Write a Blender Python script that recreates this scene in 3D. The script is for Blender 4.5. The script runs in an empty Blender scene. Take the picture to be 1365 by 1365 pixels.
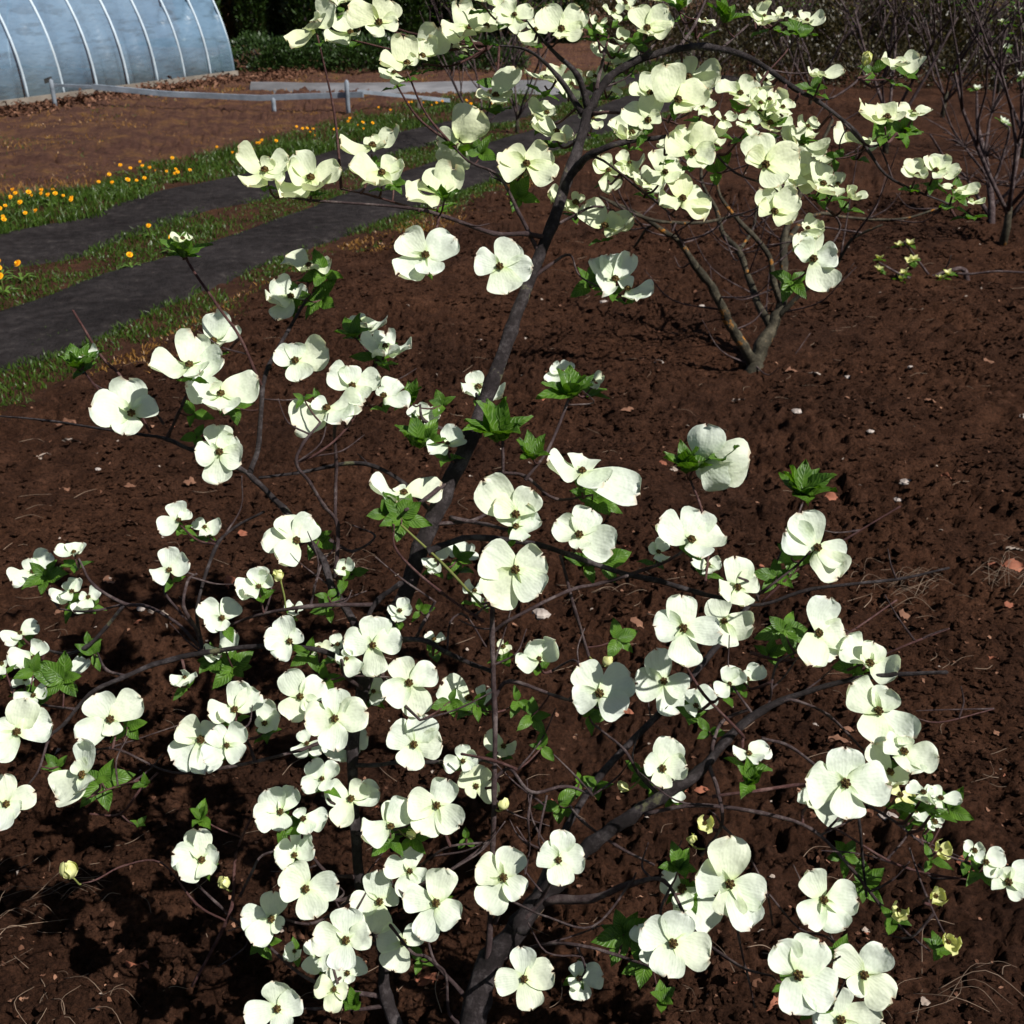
import bpy, math, random
import numpy as np
from mathutils import Vector
random.seed(7); RNG = np.random.default_rng(11)
sc = bpy.context.scene
C = sc.collection
# ------------------------------------------------------------------ camera, world, sun, exposure
F = 1463.0; CX = CY = 682.5; H = 1.7; PITCH = math.radians(26.3)
cd = bpy.data.cameras.new('camera'); cam = bpy.data.objects.new('camera', cd); C.objects.link(cam)
cam.location = (0, 0, H); cam.rotation_euler = (math.pi / 2 - PITCH, 0, 0)
cd.sensor_width = 36; cd.lens = 36 * F / 1365; cd.clip_start = 0.05; cd.clip_end = 600
cd.dof.use_dof = True; cd.dof.focus_distance = 1.75; cd.dof.aperture_fstop = 13
sc.camera = cam
SUN_EL = math.radians(50); SUN_DIR = Vector((0.83 * math.cos(SUN_EL), -0.56 * math.cos(SUN_EL), math.sin(SUN_EL))).normalized()
w = bpy.data.worlds.new('World'); sc.world = w; w.use_nodes = True
nt = w.node_tree; bg = nt.nodes['Background']
sky = nt.nodes.new('ShaderNodeTexSky'); sky.sky_type = 'NISHITA'; sky.sun_disc = False
sky.sun_elevation = SUN_EL; sky.sun_rotation = math.atan2(SUN_DIR.x, SUN_DIR.y)
nt.links.new(sky.outputs[0], bg.inputs[0]); bg.inputs[1].default_value = 0.038
sl = bpy.data.lights.new('sun', 'SUN'); sl.energy = 4.8; sl.angle = math.radians(0.5); sl.color = (1, 0.965, 0.90)
so = bpy.data.objects.new('sun', sl); C.objects.link(so)
so.rotation_euler = (-SUN_DIR).to_track_quat('-Z', 'Y').to_euler()
sc.view_settings.view_transform = 'Standard'; sc.view_settings.look = 'None'
sc.view_settings.exposure = 0.42; sc.view_settings.gamma = 1
# ------------------------------------------------------------------ projection helpers
RX = Vector((1, 0, 0)); RY = Vector((0, math.sin(PITCH), math.cos(PITCH))); RZ = Vector((0, math.cos(PITCH), -math.sin(PITCH)))  # right, up, forward
def P(px, py, z):
    return Vector((0, 0, H)) + RX * ((px - CX) * z / F) + RY * ((CY - py) * z / F) + RZ * z
def G(px, py, h=0.0):
    d = RX * ((px - CX) / F) + RY * ((CY - py) / F) + RZ
    t = (h - H) / d.z
    return Vector((0, 0, H)) + d * t
def cam_vec(x, y, z):      # z towards the camera
    return RX * x + RY * y - RZ * z
# ------------------------------------------------------------------ noise
def _hash(ix, iy, s):
    n = (ix * 374761393 + iy * 668265263 + s * 974634777) & 0xffffffff
    n = ((n ^ (n >> 13)) * 1274126177) & 0xffffffff
    return ((n ^ (n >> 16)) & 0xffff) / 65535.0
def vnoise(x, y, s=0):
    x = np.asarray(x, float); y = np.asarray(y, float)
    ix = np.floor(x).astype(np.int64); iy = np.floor(y).astype(np.int64)
    fx = x - ix; fy = y - iy; fx = fx * fx * (3 - 2 * fx); fy = fy * fy * (3 - 2 * fy)
    a = _hash(ix, iy, s); b = _hash(ix + 1, iy, s); c = _hash(ix, iy + 1, s); d = _hash(ix + 1, iy + 1, s)
    return (a * (1 - fx) + b * fx) * (1 - fy) + (c * (1 - fx) + d * fx) * fy - 0.5
def fbm(x, y, o=4, s=0):
    r = 0; a = 1.0
    for k in range(o):
        r = r + a * vnoise(x * 2 ** k, y * 2 ** k, s + k); a *= 0.5
    return r
# ------------------------------------------------------------------ track and verge lines: x as a function of distance y
def line(pts):
    g = [G(*p) for p in pts]; g.sort(key=lambda v: v.y)
    y = [v.y for v in g]; x = [v.x for v in g]
    s0 = (x[-1] - x[0]) / (y[-1] - y[0])
    y = [y[0] - 8] + y + [y[-1] + 30]; x = [x[0] - 8 * s0] + x + [x[-1] + 30 * s0]
    return lambda q: np.interp(q, y, x)
L_soil = line([(0, 548), (60, 545), (110, 522), (190, 485), (250, 455), (330, 412), (430, 352), (540, 308), (640, 265)])
L_r1b = line([(0, 500), (50, 480), (120, 460), (175, 435), (250, 398), (330, 365), (420, 328), (500, 298), (620, 255)])
L_r1t = line([(0, 402), (50, 386), (120, 362), (200, 343), (300, 312), (350, 292), (430, 262), (560, 218), (640, 190)])
L_r2b = line([(0, 356), (50, 350), (120, 338), (205, 305), (280, 277), (350, 264), (440, 235), (560, 196), (640, 172)])
L_r2t = line([(0, 308), (100, 290), (200, 252), (310, 230), (400, 208), (480, 184), (600, 158), (680, 140)])
L_far = line([(0, 268), (130, 255), (230, 217), (300, 206), (400, 182), (520, 146), (650, 128)])
def h0(x, y):
    return 0.05 * fbm(np.asarray(x) * 0.35, np.asarray(y) * 0.35, 3, 3)
def hdet(x, y):
    x = np.asarray(x, float); y = np.asarray(y, float)
    d = fbm(x * 3.2, y * 3.2, 3, 20) * 0.045
    wx = x + .02 * vnoise(x * 25, y * 25, 7); wy = y + .02 * vnoise(x * 25, y * 25, 8)
    ar = np.clip(.75 + 1.1 * fbm(x * 1.7, y * 1.7, 3, 31), .25, 1.5)      # rougher and smoother patches
    d = d + np.abs(fbm(wx * 9, wy * 9, 2, 40)) * 0.050 * ar + np.abs(fbm(wx * 22, wy * 22, 2, 50)) * 0.034 * ar + np.abs(fbm(wx * 50, wy * 50, 2, 60)) * 0.020 * ar
    cl = np.clip(vnoise(wx * 33, wy * 33, 70) - .22, 0, 1) * ar; d = d + cl * 0.07
    d = d - np.clip(vnoise(wx * 26, wy * 26, 81) - .16, 0, .22) * .13 * ar - np.clip(vnoise(wx * 52, wy * 52, 82) - .12, 0, .25) * .075 * ar
    return d
def bandmask(x, y):
    a = np.asarray(x) - L_far(y); b = L_soil(y) - np.asarray(x)
    return np.clip(np.minimum(a, b) / 0.25, 0, 1)
def ground_h(x, y):
    m = bandmask(x, y)
    return h0(x, y) + hdet(x, y) * (1 - 0.85 * m) - 0.012 * m
def GH(px, py):
    g = G(px, py); g.z = float(ground_h(g.x, g.y)); return g
# ------------------------------------------------------------------ materials
def mat(name):
    m = bpy.data.materials.new(name); m.use_nodes = True
    nt = m.node_tree; b = nt.nodes['Principled BSDF']; b.inputs['Roughness'].default_value = 0.8
    b.inputs['Specular IOR Level'].default_value = 0.2
    return m, nt, b
def N(nt, t, **k):
    n = nt.nodes.new(t)
    for a, v in k.items(): setattr(n, a, v)
    return n
def noise(nt, scale, detail=6, rough=0.6, coord='Object'):
    tc = N(nt, 'ShaderNodeTexCoord'); n = N(nt, 'ShaderNodeTexNoise')
    n.inputs['Scale'].default_value = scale; n.inputs['Detail'].default_value = detail; n.inputs['Roughness'].default_value = rough
    nt.links.new(tc.outputs[coord], n.inputs['Vector']); return n
def ramp(nt, src, stops):
    r = N(nt, 'ShaderNodeValToRGB'); e = r.color_ramp.elements
    while len(e) < len(stops): e.new(0.5)
    for k, (p, c) in enumerate(stops): e[k].position = p; e[k].color = (*c, 1)
    nt.links.new(src, r.inputs[0]); return r
def mixc(nt, fac, a, b, bt='MIX'):
    m = N(nt, 'ShaderNodeMix', data_type='RGBA', blend_type=bt)
    for i, v in ((0, fac), (6, a), (7, b)):
        if hasattr(v, 'is_output'): nt.links.new(v, m.inputs[i])
        elif i == 0: m.inputs[0].default_value = v
        else: m.inputs[i].default_value = (*v, 1)
    return m.outputs[2]
def bump(nt, b, src, strength, dist, prev=None):
    n = N(nt, 'ShaderNodeBump'); n.inputs['Strength'].default_value = strength; n.inputs['Distance'].default_value = dist
    nt.links.new(src, n.inputs['Height'])
    if prev: nt.links.new(prev, n.inputs['Normal'])
    if b: nt.links.new(n.outputs[0], b.inputs['Normal'])
    return n.outputs[0]
def math_node(nt, op, a, b=None, clamp=False):
    n = N(nt, 'ShaderNodeMath', operation=op); n.use_clamp = clamp
    for i, v in enumerate((a, b)):
        if v is None: continue
        if hasattr(v, 'is_output'): nt.links.new(v, n.inputs[i])
        else: n.inputs[i].default_value = v
    return n.outputs[0]
def mat_soil():
    m, nt, b = mat('soil')
    n1 = noise(nt, 1.1, 5); n2 = noise(nt, 75, 9, 0.85); n3 = noise(nt, 9, 6, 0.7)
    r1 = ramp(nt, n3.outputs[0], [(0.3, (0.032, 0.0150, 0.0100)), (0.5, (0.058, 0.0275, 0.0175)), (0.72, (0.096, 0.047, 0.031))])
    r2 = ramp(nt, n2.outputs[0], [(0.38, (0.30, 0.28, 0.28)), (0.50, (0.98, 0.98, 0.98)), (0.66, (1.7, 1.6, 1.5))])  # dark specks put the shade of crumb pits into the soil colour
    c = mixc(nt, 1.0, r1.outputs[0], r2.outputs[0], 'MULTIPLY')
    r3 = ramp(nt, n1.outputs[0], [(0.35, (0.75, 0.75, 0.75)), (0.65, (1.25, 1.2, 1.1))])
    c = mixc(nt, 1.0, c, r3.outputs[0], 'MULTIPLY')
    at = N(nt, 'ShaderNodeAttribute', attribute_name='zone')
    nf = noise(nt, 3.0, 6, 0.7); nff = noise(nt, 25, 6, 0.8)
    fld = ramp(nt, nf.outputs[0], [(0.3, (0.060, 0.030, 0.023)), (0.5, (0.105, 0.055, 0.040)), (0.62, (0.16, 0.085, 0.040)), (0.76, (0.12, 0.095, 0.035))])
    f2 = ramp(nt, nff.outputs[0], [(0.3, (0.5, 0.5, 0.5)), (0.7, (1.5, 1.4, 1.4))])
    fc = mixc(nt, 1.0, fld.outputs[0], f2.outputs[0], 'MULTIPLY')
    c = mixc(nt, at.outputs['Fac'], c, fc)
    nt.links.new(c, b.inputs['Base Color']); b.inputs['Roughness'].default_value = 0.95; b.inputs['Specular IOR Level'].default_value = 0.05
    v = N(nt, 'ShaderNodeTexVoronoi'); tc = N(nt, 'ShaderNodeTexCoord'); nt.links.new(tc.outputs['Object'], v.inputs['Vector']); v.inputs['Scale'].default_value = 70
    p = bump(nt, None, v.outputs['Distance'], 0.8, -0.010)
    n4 = noise(nt, 30, 8, 0.7); p = bump(nt, None, n4.outputs[0], 0.8, 0.03, p)
    bump(nt, b, n2.outputs[0], 1.0, 0.022, p)
    return m
def mat_simple(name, stops, scale, rough=0.85, bs=0.6, bd=0.01, spec=0.2, bscale=None, coord='Object'):
    m, nt, b = mat(name); n = noise(nt, scale, 7, 0.65, coord)
    r = ramp(nt, n.outputs[0], stops); big = ramp(nt, noise(nt, scale * .13, 4, 0.6, coord).outputs[0], [(0.35, (.72, .70, .68)), (0.65, (1.3, 1.28, 1.25))])
    nt.links.new(mixc(nt, 1.0, r.outputs[0], big.outputs[0], 'MULTIPLY'), b.inputs['Base Color'])
    b.inputs['Roughness'].default_value = rough; b.inputs['Specular IOR Level'].default_value = spec
    if bs: bump(nt, b, (noise(nt, bscale, 6, 0.7, coord) if bscale else n).outputs[0], bs, bd)
    return m
def mat_petal(name='petal', tint=(1, 1, 1)):
    m, nt, b = mat(name)
    uv = N(nt, 'ShaderNodeUVMap'); sep = N(nt, 'ShaderNodeSeparateXYZ'); nt.links.new(uv.outputs[0], sep.inputs[0])
    U, V = sep.outputs[0], sep.outputs[1]      # U along, V across (-1..1 mapped to 0..1)
    oi = N(nt, 'ShaderNodeObjectInfo')
    nz = noise(nt, 45, 4, 0.6)
    vs = math_node(nt, 'MULTIPLY', math_node(nt, 'SUBTRACT', V, 0.5), 34)
    vs = math_node(nt, 'ADD', vs, math_node(nt, 'MULTIPLY', nz.outputs[0], 7.0))
    vein = math_node(nt, 'POWER', math_node(nt, 'ABSOLUTE', math_node(nt, 'SINE', vs)), 4.0)
    base = ramp(nt, U, [(0.0, (0.66, 0.76, 0.42)), (0.22, (0.78, 0.84, 0.70)), (0.95, (0.82, 0.865, 0.79)), (0.995, (0.74, 0.62, 0.52))])
    tone = ramp(nt, oi.outputs['Random'], [(0.0, (0.98, 1.0, 1.0)), (0.6, (0.97, 0.99, 0.94)), (1.0, (0.98, 0.98, 0.87))])
    c = mixc(nt, 1.0, base.outputs[0], tone.outputs[0], 'MULTIPLY')
    c = mixc(nt, 1.0, c, tint, 'MULTIPLY')
    c = mixc(nt, math_node(nt, 'MULTIPLY', vein, 0.10), c, (0.62, 0.68, 0.50))
    spot = noise(nt, 30, 3, 0.5); sp = ramp(nt, spot.outputs[0], [(0.74, (0, 0, 0)), (0.82, (0.25, 0.25, 0.25))])
    c = mixc(nt, sp.outputs[0], c, (0.50, 0.36, 0.22))
    nt.links.new(c, b.inputs['Base Color']); b.inputs['Roughness'].default_value = 0.6; b.inputs['Specular IOR Level'].default_value = 0.25
    big = noise(nt, 28, 3, 0.5)
    p = bump(nt, None, big.outputs[0], 0.8, 0.009)
    p = bump(nt, b, vein, 0.15, -0.0007, p)
    tr = N(nt, 'ShaderNodeBsdfTranslucent'); tc_ = mixc(nt, 1.0, c, (0.95, 1.0, 0.70), 'MULTIPLY'); nt.links.new(tc_, tr.inputs[0]); nt.links.new(p, tr.inputs['Normal'])
    mx = N(nt, 'ShaderNodeMixShader'); mx.inputs[0].default_value = 0.36
    nt.links.new(b.outputs[0], mx.inputs[1]); nt.links.new(tr.outputs[0], mx.inputs[2])
    nt.links.new(mx.outputs[0], nt.nodes['Material Output'].inputs[0]); return m
def mat_leaf(name, c0, c1, trans=0.3, veins=True, tcol=(0.9, 1.0, 0.25)):
    m, nt, b = mat(name)
    oi = N(nt, 'ShaderNodeObjectInfo'); n = noise(nt, 35, 5, 0.6)
    r = ramp(nt, n.outputs[0], [(0.3, c0), (0.7, c1)]); c = r.outputs[0]
    b.inputs['Roughness'].default_value = 0.42; b.inputs['Specular IOR Level'].default_value = 0.4
    if veins:
        uv = N(nt, 'ShaderNodeUVMap'); sep = N(nt, 'ShaderNodeSeparateXYZ'); nt.links.new(uv.outputs[0], sep.inputs[0])
        av = math_node(nt, 'ABSOLUTE', math_node(nt, 'SUBTRACT', sep.outputs[1], 0.5))
        ph = math_node(nt, 'MULTIPLY', math_node(nt, 'SUBTRACT', sep.outputs[0], math_node(nt, 'MULTIPLY', av, 0.55)), 26)
        vv = math_node(nt, 'POWER', math_node(nt, 'ABSOLUTE', math_node(nt, 'SINE', ph)), 8.0)
        mid = math_node(nt, 'SUBTRACT', 1.0, math_node(nt, 'MULTIPLY', av, 22, True), True)
        vv = math_node(nt, 'MAXIMUM', vv, mid)
        c = mixc(nt, math_node(nt, 'MULTIPLY', vv, 0.45), c, (0.20, 0.32, 0.08)); bump(nt, b, vv, 0.6, -0.0015)
    nt.links.new(c, b.inputs['Base Color'])
    tr = N(nt, 'ShaderNodeBsdfTranslucent'); tc_ = mixc(nt, 1.0, c, tcol, 'MULTIPLY'); nt.links.new(tc_, tr.inputs[0])
    mx = N(nt, 'ShaderNodeMixShader'); mx.inputs[0].default_value = trans
    nt.links.new(b.outputs[0], mx.inputs[1]); nt.links.new(tr.outputs[0], mx.inputs[2])
    nt.links.new(mx.outputs[0], nt.nodes['Material Output'].inputs[0]); return m
def mat_bark(name, a, b_, c_, lichen=None, thr=0.62):
    m, nt, b = mat(name)
    n = noise(nt, 22, 10, 0.8); r = ramp(nt, n.outputs[0], [(0.34, a), (0.50, b_), (0.66, c_)]); c = r.outputs[0]
    if lichen:
        l = noise(nt, 11, 5, 0.7); lr = ramp(nt, l.outputs[0], [(thr, (0, 0, 0)), (thr + 0.05, (1, 1, 1))])
        c = mixc(nt, lr.outputs[0], c, lichen)
    nt.links.new(c, b.inputs['Base Color']); b.inputs['Roughness'].default_value = 0.75
    bump(nt, b, noise(nt, 75, 8, 0.8).outputs[0], 1.0, 0.006); return m
def mat_plastic():
    m, nt, b = mat('greenhouse_film')
    n = noise(nt, 0.7, 5, 0.6); r = ramp(nt, n.outputs[0], [(0.3, (0.13, 0.24, 0.38)), (0.7, (0.23, 0.36, 0.50))])
    ge = N(nt, 'ShaderNodeTexCoord'); sp = N(nt, 'ShaderNodeSeparateXYZ'); nt.links.new(ge.outputs['Object'], sp.inputs[0])
    nw = noise(nt, 2.2, 5, 0.7)
    dirt = ramp(nt, math_node(nt, 'ADD', math_node(nt, 'MULTIPLY', sp.outputs[2], 0.75), math_node(nt, 'MULTIPLY', nw.outputs[0], 0.4)), [(0.25, (0.45, 0.43, 0.36)), (0.75, (1, 1, 1))])
    c = mixc(nt, 1.0, r.outputs[0], dirt.outputs[0], 'MULTIPLY')
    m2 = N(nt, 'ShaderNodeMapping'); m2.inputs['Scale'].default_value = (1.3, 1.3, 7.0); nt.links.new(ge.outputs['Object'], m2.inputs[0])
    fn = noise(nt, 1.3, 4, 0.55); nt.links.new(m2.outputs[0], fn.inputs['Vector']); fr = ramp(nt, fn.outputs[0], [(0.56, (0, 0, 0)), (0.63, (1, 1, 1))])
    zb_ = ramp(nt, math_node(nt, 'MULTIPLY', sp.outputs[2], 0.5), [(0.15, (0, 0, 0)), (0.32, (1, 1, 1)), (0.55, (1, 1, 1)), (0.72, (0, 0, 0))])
    c = mixc(nt, math_node(nt, 'MULTIPLY', math_node(nt, 'MULTIPLY', fr.outputs[0], zb_.outputs[0]), 0.35), c, (0.07, 0.10, 0.12))  # dark streaks: the shade of sag folds painted into the film colour
    nt.links.new(c, b.inputs['Base Color']); b.inputs['Roughness'].default_value = 0.35; b.inputs['Specular IOR Level'].default_value = 0.5
    mp = N(nt, 'ShaderNodeMapping'); mp.inputs['Scale'].default_value = (0.5, 0.5, 1.1); nt.links.new(ge.outputs['Object'], mp.inputs[0])
    wn = noise(nt, 1.5, 4, 0.6); nt.links.new(mp.outputs[0], wn.inputs['Vector']); bump(nt, b, wn.outputs[0], 0.55, 0.2)
    tp = N(nt, 'ShaderNodeBsdfTransparent'); mx = N(nt, 'ShaderNodeMixShader'); mx.inputs[0].default_value = 0.45
    nt.links.new(b.outputs[0], mx.inputs[1]); nt.links.new(tp.outputs[0], mx.inputs[2])
    nt.links.new(mx.outputs[0], nt.nodes['Material Output'].inputs[0]); return m
M = dict(
    soil=mat_soil(), petal=mat_petal(), petal_cream=mat_petal('cream_petal', (1.0, 0.985, 0.84)),  # petal_cream: cream of younger blooms, plus backlit yellowing put into the tint
    track=mat_simple('packed_track_earth', [(0.3, (0.017, 0.014, 0.014)), (0.5, (0.030, 0.026, 0.027)), (0.62, (0.042, 0.036, 0.036)), (0.74, (0.085, 0.075, 0.072))], 12, 0.95, 1.0, 0.04, 0.05, 35),
    gravel=mat_simple('pale_path', [(0.3, (0.11, 0.11, 0.12)), (0.7, (0.20, 0.20, 0.215))], 3, 0.9, 0.4, 0.01, 0.1, 30),
    grass=mat_leaf('grass_blade', (0.022, 0.055, 0.006), (0.075, 0.13, 0.014), 0.3, False),
    drygrass=mat_leaf('dry_grass_blade', (0.17, 0.075, 0.018), (0.34, 0.18, 0.045), 0.2, False, (1, 0.8, 0.4)),
    leaf=mat_leaf('young_leaf', (0.030, 0.095, 0.008), (0.13, 0.27, 0.022), 0.42),
    hedge=mat_leaf('conifer_spray', (0.012, 0.030, 0.008), (0.040, 0.075, 0.014), 0.15, False),
    hedgey=mat_leaf('bronze_conifer_spray', (0.05, 0.045, 0.008), (0.14, 0.11, 0.02), 0.15, False),
    bark=mat_bark('grey_brown_bark', (0.008, 0.006, 0.006), (0.024, 0.018, 0.019), (0.10, 0.085, 0.088), (0.13, 0.125, 0.07), 0.62),
    twig=mat_bark('twig_bark', (0.022, 0.013, 0.013), (0.055, 0.035, 0.036), (0.17, 0.135, 0.13)),
    redtwig=mat_bark('reddish_twig_bark', (0.03, 0.013, 0.012), (0.075, 0.032, 0.030), (0.17, 0.10, 0.09)),
    lichenbark=mat_bark('lichen_spotted_bark', (0.014, 0.012, 0.008), (0.040, 0.034, 0.022), (0.13, 0.11, 0.075), (0.30, 0.12, 0.015), 0.59),
    stalk=mat_simple('green_stalk', [(0.3, (0.10, 0.14, 0.03)), (0.7, (0.18, 0.18, 0.06))], 20),
    button=mat_simple('flower_button', [(0.38, (0.030, 0.013, 0.006)), (0.52, (0.085, 0.048, 0.016)), (0.66, (0.20, 0.17, 0.04))], 420, 0.8, 0.8, 0.003, 0.2),
    bud=mat_leaf('bud_bract', (0.62, 0.62, 0.22), (0.78, 0.78, 0.42), 0.3, False),
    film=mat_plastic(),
    pipe=mat_simple('galvanised_pipe', [(0.3, (0.42, 0.52, 0.62)), (0.7, (0.60, 0.70, 0.78))], 5, 0.5, 0),
    rail=mat_simple('weathered_pale_rail', [(0.3, (0.15, 0.18, 0.22)), (0.7, (0.27, 0.31, 0.37))], 6, 0.7, 0.5, 0.01, 0.3, 30),
    dark=mat_simple('dark_fitting', [(0.3, (0.03, 0.03, 0.03)), (0.7, (0.06, 0.06, 0.06))], 6),
    board=mat_simple('grey_board', [(0.3, (0.15, 0.13, 0.11)), (0.7, (0.25, 0.22, 0.19))], 4),
    dandelion=mat_simple('dandelion_petals', [(0.3, (0.85, 0.36, 0.005)), (0.7, (0.92, 0.52, 0.015))], 60, 0.7, 0),
    litter_a=mat_simple('tan_dead_leaf', [(0.3, (0.12, 0.055, 0.035)), (0.7, (0.26, 0.14, 0.09))], 14, 0.8, 0.4, 0.003),
    litter_b=mat_simple('pale_chip', [(0.3, (0.20, 0.155, 0.13)), (0.7, (0.38, 0.32, 0.28))], 14, 0.8, 0.3, 0.003),
    litter_c=mat_simple('dark_dead_leaf', [(0.3, (0.05, 0.022, 0.014)), (0.7, (0.13, 0.06, 0.035))], 14, 0.85, 0.4, 0.003),
    litter_r=mat_simple('rusty_red_leaf', [(0.3, (0.17, 0.055, 0.032)), (0.7, (0.32, 0.13, 0.08))], 14, 0.8, 0.4, 0.003),
    stone=mat_simple('pale_stone', [(0.3, (0.22, 0.18, 0.165)), (0.7, (0.46, 0.41, 0.38))], 25, 0.7, 0.5, 0.003),
    straw=mat_simple('dry_straw', [(0.3, (0.10, 0.065, 0.045)), (0.7, (0.24, 0.175, 0.13))], 20, 0.7, 0),
    brush=mat_leaf('brown_olive_foliage', (0.018, 0.012, 0.006), (0.060, 0.048, 0.014), 0.15, False),
    lilac=mat_leaf('lilac_blossom', (0.20, 0.14, 0.30), (0.36, 0.28, 0.48), 0.2, False, (0.8, 0.8, 1)),
)
# ------------------------------------------------------------------ object helpers
def tag(o, label=None, cat=None, group=None, kind=None):
    if label: o['label'] = label
    if cat: o['category'] = cat
    if group: o['group'] = group
    if kind: o['kind'] = kind
    return o
def build(name, verts, faces, m, parent=None, origin=(0, 0, 0), pworld=(0, 0, 0), uvs=None, smooth=True, mats=None, midx=None):
    """verts are world positions; the object's own origin is put at `origin` (world); parent sits at pworld"""
    me = bpy.data.meshes.new(name); o_ = np.array(origin, float)
    v = np.asarray(verts, float).reshape(-1, 3) - o_
    me.from_pydata(v.tolist(), [], faces if isinstance(faces, list) else faces.tolist())
    for k in (mats or [m]): me.materials.append(k)
    if midx is not None: me.polygons.foreach_set('material_index', midx)
    if uvs is not None:
        ul = me.uv_layers.new(name='UVMap'); li = np.empty(len(me.loops), dtype=np.int32); me.loops.foreach_get('vertex_index', li)
        ul.data.foreach_set('uv', np.asarray(uvs, float)[li].ravel())
    me.polygons.foreach_set('use_smooth', [smooth] * len(me.polygons)); me.update()
    ob = bpy.data.objects.new(name, me); C.objects.link(ob); ob.parent = parent
    ob.location = Vector(origin) - Vector(pworld); return ob
def empty(name, loc, label, cat, group=None):
    e = bpy.data.objects.new(name, None); C.objects.link(e); e.location = loc; e.empty_display_size = 0.1
    return tag(e, label, cat, group)
ORD = 'first second third fourth fifth sixth seventh eighth ninth tenth eleventh twelfth thirteenth fourteenth fifteenth sixteenth seventeenth eighteenth nineteenth twentieth twenty-first twenty-second twenty-third twenty-fourth twenty-fifth'.split()
def number_row(obs, text):
    """every thing of a row says which one it is, counted from the left of the view"""
    obs = sorted(obs, key=lambda o: o.location.x / max(o.location.y, .1))
    for k, o in enumerate(obs): o['label'] = ('leftmost ' if k == 0 else 'rightmost ' if k == len(obs) - 1 else ORD[k] + ' from the left: ') + text
class Soup:
    def __init__(s): s.v = []; s.f = []; s.m = []; s.uv = []
    def add(s, v, f, mi=0, uv=None):
        b = len(s.v); s.v += [tuple(p) for p in v]; s.f += [tuple(i + b for i in q) for q in f]; s.m += [mi] * len(f)
        s.uv += list(uv) if uv is not None else [(0.5, 0.5)] * len(v)
    def make(s, name, m, **k):
        mats = m if isinstance(m, list) else [m]
        return build(name, s.v, s.f, None, mats=mats, midx=s.m, uvs=s.uv, **k)
def catmull(pts, n=5):
    p = [np.array(q, float) for q in pts]; p = [2 * p[0] - p[1]] + p + [2 * p[-1] - p[-2]]; out = []
    for i in range(1, len(p) - 2):
        for k in range(n):
            t = k / n
            out.append(0.5 * (2 * p[i] + (p[i + 1] - p[i - 1]) * t + (2 * p[i - 1] - 5 * p[i] + 4 * p[i + 1] - p[i + 2]) * t * t + (3 * p[i] - p[i - 1] - 3 * p[i + 1] + p[i + 2]) * t ** 3))
    out.append(p[-2]); return np.array(out)
def tube(path, rad, sides=8, knob=0.12, wob=0.25):
    """path (n,3), rad (n) -> verts, faces"""
    n = len(path); V = []; Fc = []
    path = np.array(path, float); seed = random.randint(0, 999)
    t0 = np.gradient(path, axis=0); ref = np.array([0.3, 0.2, 0.93]); 
    for i in range(n):
        t = t0[i] / (np.linalg.norm(t0[i]) + 1e-9)
        a = np.cross(t, ref); a /= (np.linalg.norm(a) + 1e-9); b = np.cross(t, a)
        r = rad[i] * (1 + knob * float(vnoise(i * 0.9, seed)) * 2)
        c = path[i] + (a * float(vnoise(i * 0.6, seed + 50)) + b * float(vnoise(i * 0.6, seed + 90))) * rad[i] * wob * (0 if i in (0, n - 1) else 1)
        for k in range(sides):
            th = 2 * math.pi * k / sides
            V.append(c + (a * math.cos(th) + b * math.sin(th)) * r * (1 + 0.08 * math.sin(3 * th + seed)))
    for i in range(n - 1):
        for k in range(sides):
            k2 = (k + 1) % sides; Fc.append((i * sides + k, i * sides + k2, (i + 1) * sides + k2, (i + 1) * sides + k))
    V.append(path[-1] + t0[-1] / (np.linalg.norm(t0[-1]) + 1e-9) * rad[-1]); e = len(V) - 1
    for k in range(sides): Fc.append(((n - 1) * sides + k, (n - 1) * sides + (k + 1) % sides, e))
    V.append(path[0]); e = len(V) - 1
    for k in range(sides): Fc.append(((k + 1) % sides, k, e))
    return V, Fc
# ------------------------------------------------------------------ ground sheet
ys = [-25, -12, -6, -3, -1.2, -0.2, 0.3]; y = 0.6
while y < 8: ys.append(y); y *= 1.0038
while y < 130: ys.append(y); y *= 1.02
ys += [160, 220, 320, 450]; ys = np.array(ys); us = np.linspace(-1, 1, 861); us = us * (0.30 + 0.70 * us ** 4)
Yg, Ug = np.meshgrid(ys, us, indexing='ij'); Wg = 1.5 * np.maximum(Yg, 0) + 2.2 + np.where(Yg < 0, 25, 0) + np.where(Yg > 30, (Yg - 30) * 2, 0); Xg = Ug * Wg
Hg = ground_h(Xg, Yg); Hg = Hg * np.clip(1 - (np.abs(Yg) - 60) / 60, 0.0, 1)
nr, nc = Yg.shape; idx = np.arange(nr * nc).reshape(nr, nc)
Fq = np.stack([idx[:-1, :-1], idx[:-1, 1:], idx[1:, 1:], idx[1:, :-1]], -1).reshape(-1, 4)
gr = build('ground', np.stack([Xg, Yg, Hg], -1), Fq, M['soil']); gr['kind'] = 'structure'
at = gr.data.attributes.new('zone', 'FLOAT', 'POINT')
zone = np.clip((L_far(Yg) - Xg) / 0.5 + 0.3 + fbm(Xg * 1.5, Yg * 1.5, 3, 77), 0, 1)
zone = np.maximum(zone, 0.25 * bandmask(Xg, Yg))
at.data.foreach_set('value', zone.ravel())
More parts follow.
